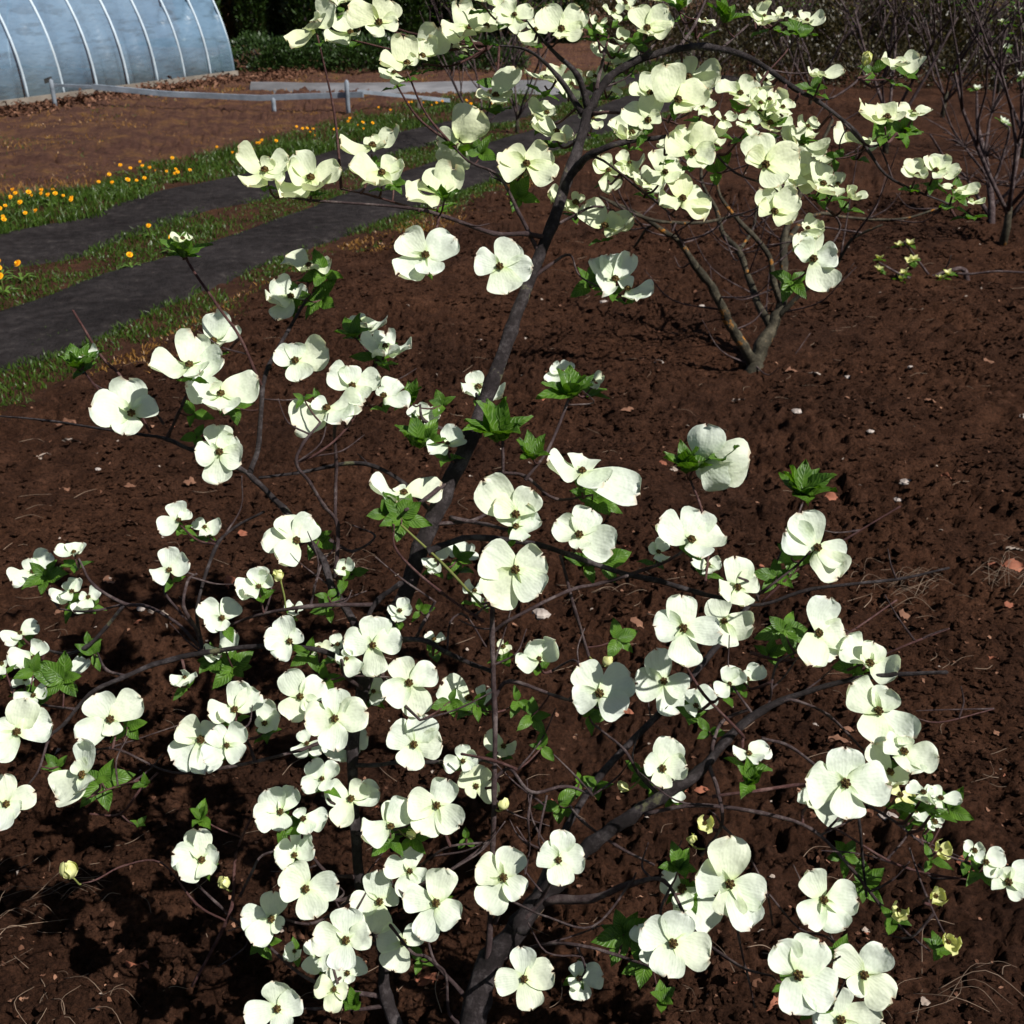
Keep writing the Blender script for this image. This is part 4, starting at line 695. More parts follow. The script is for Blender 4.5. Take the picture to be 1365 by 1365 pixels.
# tile | cx cy | tips ... | flags (u up, s steep, f frontal, l r left right, k seen from behind, b set back, a in front, c cupped)
FD = """
1|1290 40|1220 -20,1360 10,1270 90|sb
1|1180 -20|1120 -60,1260 -10,1190 40|sb
1|1080 230|1010 190,1150 260,1070 290|sb
2|600 20|530 -10,650 -10,620 70|sb
2|540 60|480 40,590 30,560 120|sb
2|880 20|830 -10,940 5,890 60|ubb
2|1010 110|950 90,1070 100,1010 150|ubb
2|800 420|740 400,850 370,830 480|sb
2|1000 560|940 540,1060 520,1020 620|sb
2|1060 700|1000 680,1120 660,1080 760|sb
2|1110 620|1060 600,1170 590,1120 680|sb
2|830 770|770 740,880 720,860 820|sb
2|600 300|540 270,660 260,620 350|sbb
2|620 850|560 800,700 850,640 930,560 900|sbb
2|430 620|360 600,490 580,460 680|ubb
2|540 440|480 410,600 420,560 500|sbb
3|110 560|50 530,170 520,130 610|s
3|40 520|-20 490,90 480,60 590|s
3|240 660|190 610,300 620,270 720|sb
3|290 850|240 800,350 790,320 900|sb
3|110 1010|60 960,170 970,140 1080|sb
3|20 420|-30 400,60 380,40 470|sb
0|950 1245|890 1235,1005 1240,970 1212,955 1275|u
1|495 175|375 235,420 75,540 195|sb
1|300 140|185 245,330 65,395 5,350 170|sl
1|645 120|480 60,700 -10,745 110,610 200|f
1|450 -10|395 25,500 5,430 -80,480 30|sb
1|790 335|765 190,655 330,840 290,800 350|s
1|870 300|890 185,860 325,945 150|s
1|720 380|650 405,745 455,700 350|sb
1|1115 150|1050 25,975 165,1080 220|s
1|1203 145|1130 20,1320 85,1215 200|sa
1|1250 505|1150 490,1230 555,1355 340,1290 450|u
1|50 890|-95 815,80 820,130 960,-10 1015,180 825|s
1|290 930|195 765,450 880,370 1030,150 1035,165 880|s
1|610 765|450 785,597 700,695 770,715 670|ub
1|660 905|490 850,740 820,650 990,785 880|s
1|1060 735|950 715,1165 590,990 830|sbk
1|965 1010|865 890,970 850,1025 860,800 1065|ub
1|885 1330|775 1210,1040 1240,750 1435,915 1450|
1|1271 1388|1147 1345,1346 1256,1439 1396,1307 1540|f
2|22 80|-40 10,115 50,45 185,-70 110|
2|130 160|130 90,60 245,195 150|sb
2|265 155|180 40,370 50,375 165,255 220|
2|460 120|420 90,505 110,475 180|ub
2|710 150|640 45,825 55,835 170,705 215|
2|755 -25|680 -20,825 -10,750 22,750 -80|s
2|1320 85|1230 70,1310 20,1375 120,1290 145|sc
2|580 210|560 240,620 190,600 150|ub
2|520 290|440 210,570 225,625 325,520 370|sbb
2|185 410|75 370,190 355,260 335,230 435|ub
2|320 440|230 455,380 395,330 530,290 370|sbb
2|440 400|405 370,490 375,450 450|sbb
2|190 590|90 545,200 520,235 590,120 610|sbb
2|925 405|905 295,1090 380,1040 475,860 340|b
2|870 525|800 350,1020 450,925 615|a
2|725 490|630 430,755 360,700 540|sb
2|715 630|590 560,750 495,780 600,690 680|a
2|633 695|530 615,540 695,600 740,700 715|sb
2|945 800|825 700,930 640,1060 665,1060 800,985 880|
2|805 898|745 785,885 830,865 950,690 940|a
2|720 955|625 920,680 1005,790 990|sb
2|895 1035|880 885,1045 1010,1000 1135,780 1075|a
2|85 855|-65 870,-15 765,200 770,225 940|
2|490 1180|385 1060,640 1140,600 1210,560 1120|s
2|340 1060|360 1000,290 1110,200 1010,215 1085|sbb
2|510 890|440 830,590 890,530 1000,470 810|sbb
2|240 690|110 660,150 635,325 690,290 780|sbb
2|1195 490|1095 410,1140 500,1275 410,1215 565|s
2|1240 640|1180 660,1300 600,1245 712,1225 580|s
2|1300 540|1240 545,1370 560,1290 450|s
2|1325 860|1290 700,1510 790,1390 980,1235 800|fa
3|66 1105|0 990,190 1010,150 1170,-10 1060|
3|40 650|70 475,-20 540,130 560,20 700|s
3|210 750|180 655,320 800,160 770,90 690|sb
3|150 890|260 820,290 960,160 1000,110 800|
3|320 960|320 825,372 910,355 1060,270 1010|s
3|395 960|420 895,350 930,385 1010|sb
3|465 1020|470 970,545 1025,430 1005,465 1050|sc
3|240 1190|280 1115,320 1190,200 1180,285 1245|s
3|268 1350|215 1200,390 1330,345 1510,190 1270|
3|310 395|265 350,430 378,258 395,315 412|u
3|717 345|622 312,713 280,838 295,720 356|u
3|650 620|488 608,640 510,590 590,718 540|u
3|790 590|735 525,890 565,718 635,800 615|ub
3|500 740|385 670,470 780,620 765,560 710|ubb
3|808 912|738 865,800 812,860 900,810 942|s
3|905 890|880 802,960 800,1022 890,925 930|s
3|1000 985|950 935,1112 1012,1040 1000|u
3|1100 1045|1150 1055,1068 1040,1085 1070|u
3|110 80|78 48,145 80,60 105|s
3|235 110|220 52,325 100,235 142|s
3|170 95|145 70,200 110,180 130|sb
4|985 575|985 390,788 570,1165 535,1065 635|s
4|1110 450|1110 300,1215 350,1155 500|sb
4|1150 725|975 690,1110 670,1335 630,1185 832|s
4|685 825|490 810,640 635,795 745,670 948|
4|1142 1025|1120 878,1215 935,1022 1020,1260 1070,1150 1190|
4|430 525|370 515,500 482,440 532|u
8|930 55|900 -35,985 5,832 105|sb
8|1065 90|1005 50,1155 80,1080 128|sbb
5|210 550|105 505,200 455,375 475,240 662|
5|505 683|480 575,655 640,380 615,590 765|
5|372 800|208 890,310 745,560 790,475 888|s
5|668 735|740 640,792 800,640 690|s
5|280 62|150 -10,390 30,300 82|ub
5|185 220|105 130,268 175,80 270,130 355|sb
5|535 355|530 298,600 385,692 375,480 345|ubb
5|675 482|670 398,815 500,545 458,700 532|u
5|1160 690|1125 608,1090 715,1295 745|sbb
5|860 850|795 800,965 850,900 785|sbb
5|1000 985|1045 888,905 1022,1090 955|u
5|772 1243|592 1208,740 1195,970 1208,755 1275|u
9|1355 25|1180 -150,1240 -30,1440 -110|
10|30 88|165 60,80 -20,60 150,-40 -20|s
6|375 1128|188 1090,390 1018,480 1170,660 1245|un
6|545 130|430 10,520 -15,630 5,470 210|sn
6|610 180|740 200,590 110,640 240|s
6|1000 1060|1010 880,1238 1060,1160 1192,1050 1160|kr
6|270 612|220 565,310 550,180 658|sbb
6|430 655|482 625,385 675,440 690|ubb
8|880 315|860 195,985 275,812 355|s
8|175 320|150 248,242 215,110 350,100 385|sbb
8|385 222|288 205,362 168,412 172,425 220|ubb
8|375 425|340 368,400 358,280 462,340 460|sb
8|460 455|505 410,418 440,400 535,450 505|sbb
8|105 640|185 588,88 665,50 690|sbb
8|178 770|55 755,215 685,150 820|s
8|10 800|42 790,-35 820,0 855|sb
8|1155 563|1040 490,1222 475,1180 620,1075 600|
8|1345 400|1230 410,1328 300,1295 432,1395 330|s
8|960 870|895 890,970 825,1032 865,965 910|sc
8|1145 735|1225 640,1065 740,1110 760|sb
8|575 1088|490 960,725 985,425 1185,590 1170|
8|90 1155|120 985,258 1110,0 1280,-20 1120|
8|130 885|130 850,65 900,175 890|ubb
8|175 965|90 990,240 925,165 1005|s
8|350 850|420 805,225 865,310 810|ubb
8|1045 1195|930 1115,900 1300,1095 1350,1110 1110|b
8|1180 1225|1095 1140,1270 1130,1070 1300,1260 1290|a
8|1220 1040|1240 905,1345 955,1095 1050,1165 1065|sb
12|435 70|420 -110,275 195,475 140,380 0|l
9|212 160|155 20,275 50,40 160,140 268|r
9|462 305|435 258,520 268,435 335|sc
9|200 512|155 488,250 498,205 545|sb
9|180 683|135 555,245 640,50 670,130 768|
9|330 720|398 705,240 750,325 690|ubb
9|430 700|408 645,462 700,400 770|sb
9|612 705|610 558,765 680,635 855,462 680|
9|475 775|425 780,555 840,480 720|sb
9|752 525|690 520,770 455,818 510,740 570|s
9|800 900|730 775,940 830,855 1065,675 970|
9|615 945|665 865,555 900,655 990|sb
9|235 970|160 838,350 890,190 1082,310 1020|
9|50 1112|60 990,138 1075,5 1090,60 1145|sb
9|415 1085|425 928,580 1040,430 1235,262 1090|a
9|460 1190|585 1170,510 1290,400 1280|b
9|270 1215|235 1150,225 1280,350 1250|sb
13|348 92|285 5,432 25,245 120,390 130|s
9|826 1220|695 1150,880 1065,975 1210,790 1335|
9|1080 1305|1070 1218,978 1310,1158 1285,1120 1350|
9|1352 310|1185 210,1500 230,1215 480,1480 440|fa
9|945 262|985 190,885 285,925 325|sb
9|1065 235|1010 185,1110 190,1165 240|ubb
9|1110 985|965 905,1040 965,1145 1020|ubb
9|1190 965|1155 920,1238 950,1215 1005|sbb
9|1140 420|1085 380,1195 395,1175 478|sbb
9|930 675|890 648,990 665|ubb
9|1290 1230|1195 1165,1355 1250,1280 1270|sbb
9|1290 712|1262 680,1330 720,1290 740|sb
10|358 130|240 50,430 -10,535 210,350 210|
10|940 158|768 60,1010 5,1125 130,965 245|s
10|770 220|720 185,800 145,785 268|sb
10|1030 285|935 265,1095 260,1045 325|sb
10|1180 403|1175 240,1285 350,1075 435,1205 505|
10|897 617|900 442,745 600,1095 640,900 808|a
10|1110 580|1070 455,1258 600,1105 715|b
10|797 890|750 722,645 890,925 925,885 1048|b
10|463 952|355 808,635 865,325 990,595 1045|f
10|150 775|110 672,25 800,240 675|sc
10|965 1020|970 935,1070 960,915 1045|sb
10|1140 905|1135 808,1065 940,1205 830|sc
10|1230 880|1305 810,1200 880,1220 830|sb
10|790 1345|850 1190,688 1305,920 1330,780 1430|
14|860 125|905 60,800 125,880 205|sb
10|1240 1270|1155 1260,1365 1240,1280 1300|u
11|288 197|215 5,130 100,430 260,395 350|
11|290 640|350 455,440 640,400 762,240 790|r
11|560 800|465 650,600 685,690 838,500 780|s
11|605 1045|455 900,670 925,760 1190,560 1190|
11|738 1258|635 1195,905 1290,720 1350,760 1180|s
11|665 1365|600 1215,760 1370,640 1420|s
15|433 112|440 -70,213 90,668 115,420 287|fa
15|270 210|193 150,415 292,240 230|b
12|35 222|0 72,165 165,120 250,30 348,-110 200|
12|1050 515|1010 378,900 475,960 585,1110 570,1135 470|s
13|85 820|90 685,155 850,5 925,-70 800|
13|133 262|60 145,205 140,150 345,5 290|
13|498 197|372 140,560 110,645 150,455 300|s
13|250 300|228 240,378 290,288 350|s
13|205 490|110 440,240 365,312 450,115 505|s
13|262 662|165 545,432 640,320 800,135 640|
13|945 230|795 190,1000 100,1070 330,860 365|
13|705 345|562 352,725 255,792 210|u
13|1148 130|1060 65,1200 35,1268 165,1105 165|b
13|803 570|825 448,672 540,790 700,880 620|
13|648 730|495 725,640 572,740 690,620 865|
13|940 737|770 700,985 568,1065 800,860 900|a
13|770 940|640 895,720 1078,865 880|b
13|472 930|298 900,475 772,605 900,460 1060|a
13|330 1010|268 940,290 1085,395 1060|sb
13|205 985|160 950,175 1010,250 1000|c
13|480 1100|370 1110,560 1040,500 1145|b
13|410 1185|308 1165,485 1185,400 1288|
13|115 1285|95 1150,235 1235,150 1385,-50 1300|
13|1290 605|1145 545,1340 460,1385 690,1210 765|
14|250 513|275 365,390 500,255 632,142 460|
14|845 945|690 850,905 790,1035 1015,795 1092|a
14|1140 635|1145 390,960 600,1325 690,1235 845,1110 790|fa
14|890 660|783 580,1000 885,880 740|b
14|72 1130|55 972,228 1090,110 1265,-80 1130|
14|357 1127|350 1040,484 1110,370 1222,310 1160|b
14|720 960|668 860,710 1015,760 900|sb
15|320 720|262 568,503 720,410 850,195 820|
15|188 1108|80 950,320 940,385 1210,150 1295|f
15|530 1108|378 1000,640 965,680 1230,470 1200|f
15|410 1345|410 1185,630 1340,260 1300,500 1480|b
15|1165 525|1120 480,1268 480,1195 582|s
15|1105 465|1058 420,1155 445,1090 500|sb
15|1280 625|1183 590,1440 580,1340 705,1260 550|f
15|925 460|895 408,980 440,930 492|sc
15|903 700|870 665,942 670,915 735|c
15|712 775|665 740,748 775,700 805|sc
15|968 940|932 900,995 900,1025 935,960 968|sc
15|840 165|785 120,895 150,840 205|u
15|930 195|908 138,1035 198,870 210|u
15|720 175|680 130,795 180,715 222|sb
15|800 255|755 270,855 290,800 215|sb
15|900 315|855 325,945 290,905 335|sb
14|1010 320|968 290,1060 310,1010 355|c
"""
FL = []
YELLOW = [(1252, 1133), (1246.5, 1194.5), (1197.5, 1213.7), (1263, 1256), (1199.6, 1060), (939, 1097)]   # centres of the young yellow blooms
for ln in FD.strip().splitlines():
    t, c, tips, fl = ln.split('|'); ox, oy = TO[int(t)]; S = 350 / 1365
    c = tuple(map(float, c.split())); c = (ox + c[0] * S, oy + c[1] * S)
    tp = [(ox + float(q.split()[0]) * S, oy + float(q.split()[1]) * S) for q in tips.split(',')]
    if c[1] < 430 and c[0] > 560:      # the upper crown carries slightly larger blooms
        tp = [(c[0] + (u - c[0]) * 1.03, c[1] + (v_ - c[1]) * 1.03) for u, v_ in tp]
    FL.append((c, tp, fl))
def near_node(x, y, bias=1.0):
    return min(NODES, key=lambda k: (k[0] - x) ** 2 + (k[1] - y) ** 2 + (3 if k[1] < y + 4 else 1) * 0 + max(0, y + 3 - k[1]) * 30 + k[3] * -0)
FL.sort(key=lambda q: -max(math.dist(q[0], t) for t in q[1]))
rest_p = Soup(); placed = 0; leafc = []
for i, (c, tips, fl) in enumerate(FL):
    q = near_node(*c); z = q[2]
    dz = -.045; 
    if 'a' in fl: dz = -.11
    if 'b' in fl: dz = .02 + .05 * (fl.count('b') - 1)
    z = min(max(z + dz, z0(*c) - .2), z0(*c) + .22)
    zz = z / F; Cn = P(c[0], c[1], z)
    nx, ny = .10 + random.uniform(-.08, .08), .34 + random.uniform(-.08, .08)
    if 'f' in fl: nx, ny = .05, .18
    if 's' in fl: ny = .60
    if 'u' in fl: ny = .86
    if 'l' in fl: nx = -.45
    if 'r' in fl: nx = .5
    nz = math.sqrt(max(.05, 1 - nx * nx - ny * ny))
    if 'k' in fl: nz = -nz
    nv_ = cam_vec(nx, ny, nz).normalized()
    offs = [((tx - c[0]) * zz, (c[1] - ty) * zz) for tx, ty in tips]
    Rr = max(math.hypot(*o) for o in offs) * (1.04 if 's' in fl or 'u' in fl else 1.02)
    Rr = max(Rr, .020 if 'c' in fl else .024)
    cup = .10 + random.uniform(-.04, .10)
    if 's' in fl: cup += .08
    if 'c' in fl: cup = .6
    if 'f' in fl: cup = .06
    petals = []
    for k, (dx, dy) in enumerate(offs):
        d = math.hypot(dx, dy); lim = math.sqrt(max(Rr * Rr - d * d, 0))
        w_ = (cup * Rr - dx * nx - dy * ny) / nz
        w_ = max(-lim, min(lim, w_)); tip = Cn + cam_vec(dx, dy, w_); L3 = (tip - Cn).length
        np_ = len(offs); W = Rr * (.52 if np_ <= 3 else .505 if np_ == 4 else .445) * random.uniform(.86, 1.10) * (.68 if 'n' in fl else 1)
        W = min(W, L3 * .58)
        nn_ = (nv_ + cam_vec(0, 0, .25 if 'k' not in fl else -.2)).normalized()
        petals.append(petal_mesh(Cn + nv_ * (.0012 * (k % 2)), tip, nn_, W, min(cup, .3) * 1.0 + .04, sd=random.random() * 6))
    br = max(.0046, min(.0076, Rr * .14)) * (.8 if 'c' in fl else 1)
    # stalk to the nearest branch
    e = P(q[0], q[1], q[2]); back = Cn - nv_ * .012
    mid = back * .55 + e * .45 - nv_ * .02 * min(1, (back - e).length / .05); pts = catmull([tuple(back), tuple(mid), tuple(e)], 5)
    if (back - e).length < .30: sv, sf = tube(pts, np.linspace(.0016, .0026, len(pts)), 6, .1, .3)
    else: sv, sf = tube(pts, np.linspace(.0018, .0034, len(pts)), 6, .1, .3)
    bv, bf = button(Cn + nv_ * br * .3, nv_, br)
    if placed < 100:
        fo = build('flower', bv, bf, M['button'], tree, tuple(Cn), TB)
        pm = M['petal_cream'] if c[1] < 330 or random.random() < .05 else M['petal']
        for v, f, uv in petals: build('petal', v, f, pm, fo, tuple(Cn), tuple(Cn), uvs=uv)
        build('stalk', sv, sf, M['redtwig'], fo, tuple(Cn), tuple(Cn)); placed += 1
    else:
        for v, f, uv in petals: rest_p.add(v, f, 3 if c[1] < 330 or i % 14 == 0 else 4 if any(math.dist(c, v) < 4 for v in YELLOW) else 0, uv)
        rest_p.add(bv, bf, 1); rest_p.add(sv, sf, 2)
    if 'u' in fl or 's' in fl or 'k' in fl or random.random() < .35:
        leafc.append((Cn - nv_ * .022 - Vector((0, 0, .008)), .034 if 'u' in fl or 'k' in fl else .027, random.choice((2, 3, 3, 4)) if 'u' in fl or 's' in fl else 2, (nv_ + Vector((0, 0, 1.0)))))
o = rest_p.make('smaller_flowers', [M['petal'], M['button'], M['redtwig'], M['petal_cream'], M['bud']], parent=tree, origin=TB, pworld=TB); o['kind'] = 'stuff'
# buds
def petal_bud(p, q, n, r):
    v, f, uv = petal_mesh(p, q, n, r * .85, .52, 8, 7, random.random() * 6); return v, f, 0, uv
for (px, py, r) in [(1155, 79, 9), (92, 1161, 13), (299, 1178, 9), (671, 1072, 9), (371, 767, 8), (831, 1049, 8), (922, 1118, 8), (1176, 1245 - 1000 + 1000, 0), (548, 1113, 7), (810, 882, 8)]:
    if r == 0: continue
    q = near_node(px, py); z = q[2] - .02; c = P(px, py, z); rr = r * z / F; s = Soup(); up = cam_vec(random.uniform(-.3, .3), .8, .4).normalized(); t, b = frame(up)
    for k in range(4):
        a = k * math.pi / 2 + .3; rd = t * math.cos(a) + b * math.sin(a); s.add(*petal_bud(c - up * rr, c + up * rr * random.uniform(.8, 1.15) + rd * rr * random.uniform(.05, .3), -rd, rr))
    ob = s.make('bud', M['bud'], parent=tree, origin=c, pworld=TB)
    pts = catmull([tuple(c - up * rr), tuple((c - up * rr * 2) * .5 + P(q[0], q[1], q[2]) * .5), tuple(P(q[0], q[1], q[2]))], 4); sv, sf = tube(pts, [.0014] * len(pts), 5); build('stalk', sv, sf, M['stalk'], ob, c, c)
# leaf clusters seen in the photo: px, py, size px, leaves, upright
LC = [(247, 342, 44, 5, 1), (105, 492, 38, 6, 1), (258, 552, 24, 2, 0), (262, 582, 24, 2, 0), (312, 542, 24, 3, 0), (428, 400, 34, 4, 0), (432, 365, 34, 3, 0), (398, 395, 26, 3, 0), (472, 450, 34, 4, 1), (500, 478, 34, 3, 0), (405, 532, 18, 2, 0), (425, 535, 20, 2, 0), (548, 538, 34, 5, 1), (560, 597, 50, 9, 1), (662, 588, 62, 9, 1), (710, 612, 38, 6, 1), (590, 540, 24, 3, 0), (762, 530, 50, 8, 1), (535, 690, 40, 5, 0), (515, 685, 30, 3, 0), (425, 720, 30, 3, 0), (690, 262, 30, 4, 0), (592, 268, 28, 4, 1), (640, 205, 30, 3, 0), (525, 246, 22, 3, 0), (915, 630, 48, 8, 1), (962, 615, 30, 3, 1), (1067, 662, 56, 10, 1), (790, 665, 40, 5, 0), (780, 752, 32, 3, 0), (805, 752, 38, 3, 0), (822, 852, 34, 3, 0), (1045, 840, 36, 5, 0), (1035, 768, 30, 4, 0), (1052, 740, 26, 3, 0), (1025, 872, 28, 3, 0), (1142, 888, 34, 4, 0), (1082, 118, 26, 3, 0), (1065, 45, 28, 3, 0), (1200, 175, 36, 4, 0), (1170, 168, 28, 3, 0), (1272, 262, 30, 3, 0), (1208, 100, 24, 2, 0), (1163, 96, 24, 2, 0), (1112, 212, 22, 2, 0), (965, 30, 32, 5, 1), (905, 15, 32, 4, 1), (790, 40, 26, 3, 0), (845, 58, 26, 3, 0), (662, 115, 26, 3, 0), (1265, 1080, 36, 3, 0), (1225, 1082, 26, 3, 0), (1152, 1180, 30, 5, 0), (1125, 1140, 32, 4, 0), (1000, 1045, 32, 7, 1), (905, 1158, 32, 4, 1), (918, 1185, 32, 3, 0), (832, 1245, 42, 6, 0), (862, 1282, 34, 4, 0), (882, 1335, 30, 4, 1), (745, 1074, 30, 3, 0), (772, 1045, 22, 2, 0), (795, 1048, 22, 2, 0), (708, 955, 28, 3, 0), (690, 935, 24, 2, 0), (722, 996, 24, 2, 0), (785, 955, 28, 3, 0), (855, 1030, 24, 2, 0), (872, 1048, 28, 3, 0), (635, 940, 26, 3, 0), (522, 1112, 28, 4, 0), (548, 1118, 24, 3, 0), (622, 1118, 20, 2, 0), (268, 1092, 26, 4, 1), (185, 1102, 20, 2, 1), (195, 1048, 24, 2, 1), (135, 1042, 36, 4, 0), (78, 1022, 24, 3, 0), (85, 905, 36, 5, 0), (45, 895, 28, 3, 0), (62, 768, 34, 4, 0), (97, 805, 28, 3, 0), (125, 872, 26, 2, 0), (118, 860, 22, 2, 0), (310, 890, 32, 5, 0), (285, 880, 26, 3, 0), (170, 968, 26, 3, 0), (440, 812, 24, 3, 0), (437, 795, 20, 2, 0), (412, 872, 28, 3, 0), (432, 905, 26, 3, 0), (382, 1100, 30, 3, 0), (350, 1255, 28, 3, 0), (472, 1340, 28, 4, 1), (1055, 375, 30, 3, 0), (1010, 190, 26, 3, 0), (925, 215, 26, 2, 0), (955, 230, 30, 2, 0), (600, 935, 24, 3, 0), (560, 815, 20, 2, 0), (785, 380, 30, 3, 0), (812, 300, 30, 2, 0), (945, 975, 24, 2, 0), (610, 745, 24, 3, 0), (470, 765, 20, 2, 0), (1085, 1340, 30, 2, 0), (1045, 1310, 26, 2, 0), (1115, 1275, 28, 2, 0), (770, 1300, 24, 2, 0), (560, 1280, 24, 2, 0)]
LC = LC[:150]
clus = []
for (px, py, r, n, up_) in LC:
    q = near_node(px, py); z = q[2] + (-.05 if up_ else .03); clus.append((P(px, py, z), r * z / F, n, Vector((0, -.2, 1)) if up_ else Vector((random.uniform(-.4, .4), -.7, .7)), bool(up_), q))
rest_l = Soup()
for k, (c, r, n, up, tall, q) in enumerate(sorted(clus, key=lambda t: -t[1] * t[2])):
    s = Soup() if k < 99 else rest_l; leaf_cluster_geo(s, c, r, n + 1, up, tall)
    pts = catmull([tuple(c), tuple(c * .5 + P(q[0], q[1], q[2]) * .5 - Vector((0, 0, .004))), tuple(P(q[0], q[1], q[2]))], 3); sv, sf = tube(pts, [.0015] * len(pts), 5); s.add(sv, sf, 1)
    if k < 99: s.make('leaf_cluster', [M['leaf'], M['redtwig']], parent=tree, origin=c, pworld=TB)
for c, r, n, up in leafc: leaf_cluster_geo(rest_l, c, r, n, up)
o = rest_l.make('smaller_leaves', [M['leaf'], M['redtwig']], parent=tree, origin=TB, pworld=TB); o['kind'] = 'stuff'
# thin side twigs
s = Soup()
for k in range(110):
    q = random.choice([n for n in NODES[60:]]); p = P(q[0], q[1], q[2]); d = Vector((random.gauss(0, 1), abs(random.gauss(0.2, .8)), random.gauss(.25, .6))).normalized(); L = random.uniform(.04, .13)
    d2_ = (d + Vector((random.gauss(0, .4), random.gauss(0, .4), .3))).normalized(); pts = catmull([tuple(p), tuple(p + d * L * .5), tuple(p + d * L * .5 + d2_ * L * .5)], 4); sv, sf = tube(pts, np.linspace(.0019, .0009, len(pts)), 5, .2, .4); s.add(sv, sf)
o = s.make('fine_twigs', M['twig'], parent=tree, origin=TB, pworld=TB); o['kind'] = 'stuff'
# ------------------------------------------------------------------ trees behind
def small_blossom(s, c, r, n=4, mi=(0, 1)):
    up = Vector((random.gauss(0, .25), random.gauss(-.2, .25), 1)).normalized(); t, b = frame(up); ph = random.random() * 6
    for k in range(n):
        a = ph + k * 2 * math.pi / n; d = (t * math.cos(a) + b * math.sin(a)) * .7 + up * .7; d.normalize(); nn_ = (up - d * up.dot(d)).normalized()
        v, f, uv = leaf_geo(c, d, nn_, r, r * .36, .1); s.add(v, f, mi[0], uv)
    for k in range(3):
        a = random.random() * 6.28; d = (t * math.cos(a) + b * math.sin(a)) + up * .15; d.normalize(); v, f, uv = leaf_geo(c - up * .004, d, up, r * 1.3, r * .4, .2); s.add(v, f, mi[1], uv)
bt_base = GH(1005, 497)
bt = empty('lichened_tree', bt_base, 'multi-stemmed tree with orange lichen on its bark, rooted behind the blossoming dogwood', 'tree')
zb = (bt_base - Vector((0, 0, H))).dot(RZ)
BB = [([(1005, 506, 34), (1006, 490, 29), (1008, 476, 27), (1018, 455, 24), (1032, 430, 20), (1042, 400, 17), (1044, 360, 15), (1046, 320, 12), (1062, 270, 9), (1082, 220, 7), (1110, 160, 5)], .1, 'trunk'),
 ([(1006, 488, 20), (990, 462, 18), (975, 435, 17), (962, 408, 15), (948, 380, 14), (928, 355, 12), (905, 322, 10), (880, 305, 8), (850, 285, 6), (800, 262, 4)], -.5, 'limb'),
 ([(1028, 437, 15), (1012, 405, 13), (1000, 375, 11), (985, 335, 10), (965, 312, 9), (955, 280, 7), (935, 240, 5), (940, 190, 4)], .3, 'limb'),
 ([(1040, 405, 12), (1030, 370, 11), (1022, 335, 9), (990, 300, 8), (960, 262, 6), (955, 225, 5)], -.2, 'limb'),
 ([(1046, 330, 9), (1065, 300, 8), (1095, 285, 6), (1130, 290, 5), (1200, 292, 4), (1250, 278, 3)], .4, 'limb'),
 ([(1035, 425, 11), (1075, 385, 8), (1110, 360, 6), (1135, 320, 5), (1175, 300, 4)], -.4, 'limb'),
 ([(905, 322, 6), (870, 300, 5), (845, 330, 4)], .2, 'limb'), ([(985, 335, 6), (1005, 300, 5), (1012, 250, 4)], .3, 'limb'), ([(1062, 270, 5), (1040, 220, 4), (1030, 160, 3)], .3, 'limb'),
 ([(800, 262, 3), (840, 283, 5), (880, 295, 6), (935, 297, 5), (990, 285, 4)], .1, 'limb')]
BN = []
for pts, dz, nm in BB:
    cr = catmull(pts, 5); n = len(cr); path = []; rad = []
    st = min(BN, key=lambda k: (k[0] - cr[0][0]) ** 2 + (k[1] - cr[0][1]) ** 2)[2] if BN else zb
    for i, (px, py, wd) in enumerate(cr):
        z = st + dz * i / (n - 1); path.append(tuple(P(px, py, z))); rad.append(wd * .5 * z / F * .78); BN.append((px, py, z))
    tv, tf = tube(np.array(path), rad, 9, .14, .5); build(nm, tv, tf, M['lichenbark'], bt, path[0], bt_base)
s = Soup()
for k in range(75):
    q = random.choice(BN[45:]); p = P(*q); d = Vector((random.gauss(0, 1), random.gauss(0, 1), random.gauss(.3, .5))).normalized(); L = random.uniform(.15, .55); pts = catmull([tuple(p), tuple(p + d * L * .5), tuple(p + d * L * .8 + Vector((0, 0, L * .25)))], 4); sv, sf = tube(pts, np.linspace(.0045, .0016, len(pts)), 5, .2, .4); s.add(sv, sf)
o = s.make('fine_twigs', M['twig'], parent=bt, origin=bt_base, pworld=bt_base); o['kind'] = 'stuff'
# low flowering dogwood just right of it: small half open blossoms
fb = GH(1290, 372); ft = empty('young_dogwood', fb, 'low young dogwood with small pale yellow half open blossoms, right of the lichened tree', 'tree')
zf = (fb - Vector((0, 0, H))).dot(RZ)
for pts, nm in [([(1290, 384, 9), (1285, 360, 8), (1262, 362, 6), (1230, 372, 5), (1205, 368, 4), (1172, 350, 3)], 'trunk'), ([(1262, 362, 4), (1290, 366, 4), (1330, 362, 4), (1400, 365, 3)], 'branch'), ([(1240, 370, 4), (1222, 345, 3), (1205, 322, 3)], 'branch'), ([(1213, 372, 3), (1216, 395, 3), (1212, 410, 2)], 'branch'), ([(1250, 366, 3), (1262, 355, 3), (1268, 340, 2)], 'branch')]:
    cr = catmull(pts, 4); path = [tuple(P(a, b, zf - .2 * i / len(cr))) for i, (a, b, c) in enumerate(cr)]; tv, tf = tube(np.array(path), [c * .4 * zf / F for a, b, c in cr], 6, .15, .5); build(nm, tv, tf, M['twig'], ft, path[0], fb)
for px, py in [(1200, 324), (1213, 322), (1172, 342), (1170, 356), (1206, 361), (1212, 345), (1264, 362), (1255, 368), (1207, 412), (1228, 400), (1152, 386), (1218, 343), (1200, 370)]:
    s = Soup(); c = P(px, py + 4, zf - .15); small_blossom(s, c, .042); s.make('blossom', [M['bud'], M['leaf']], parent=ft, origin=c, pworld=fb)
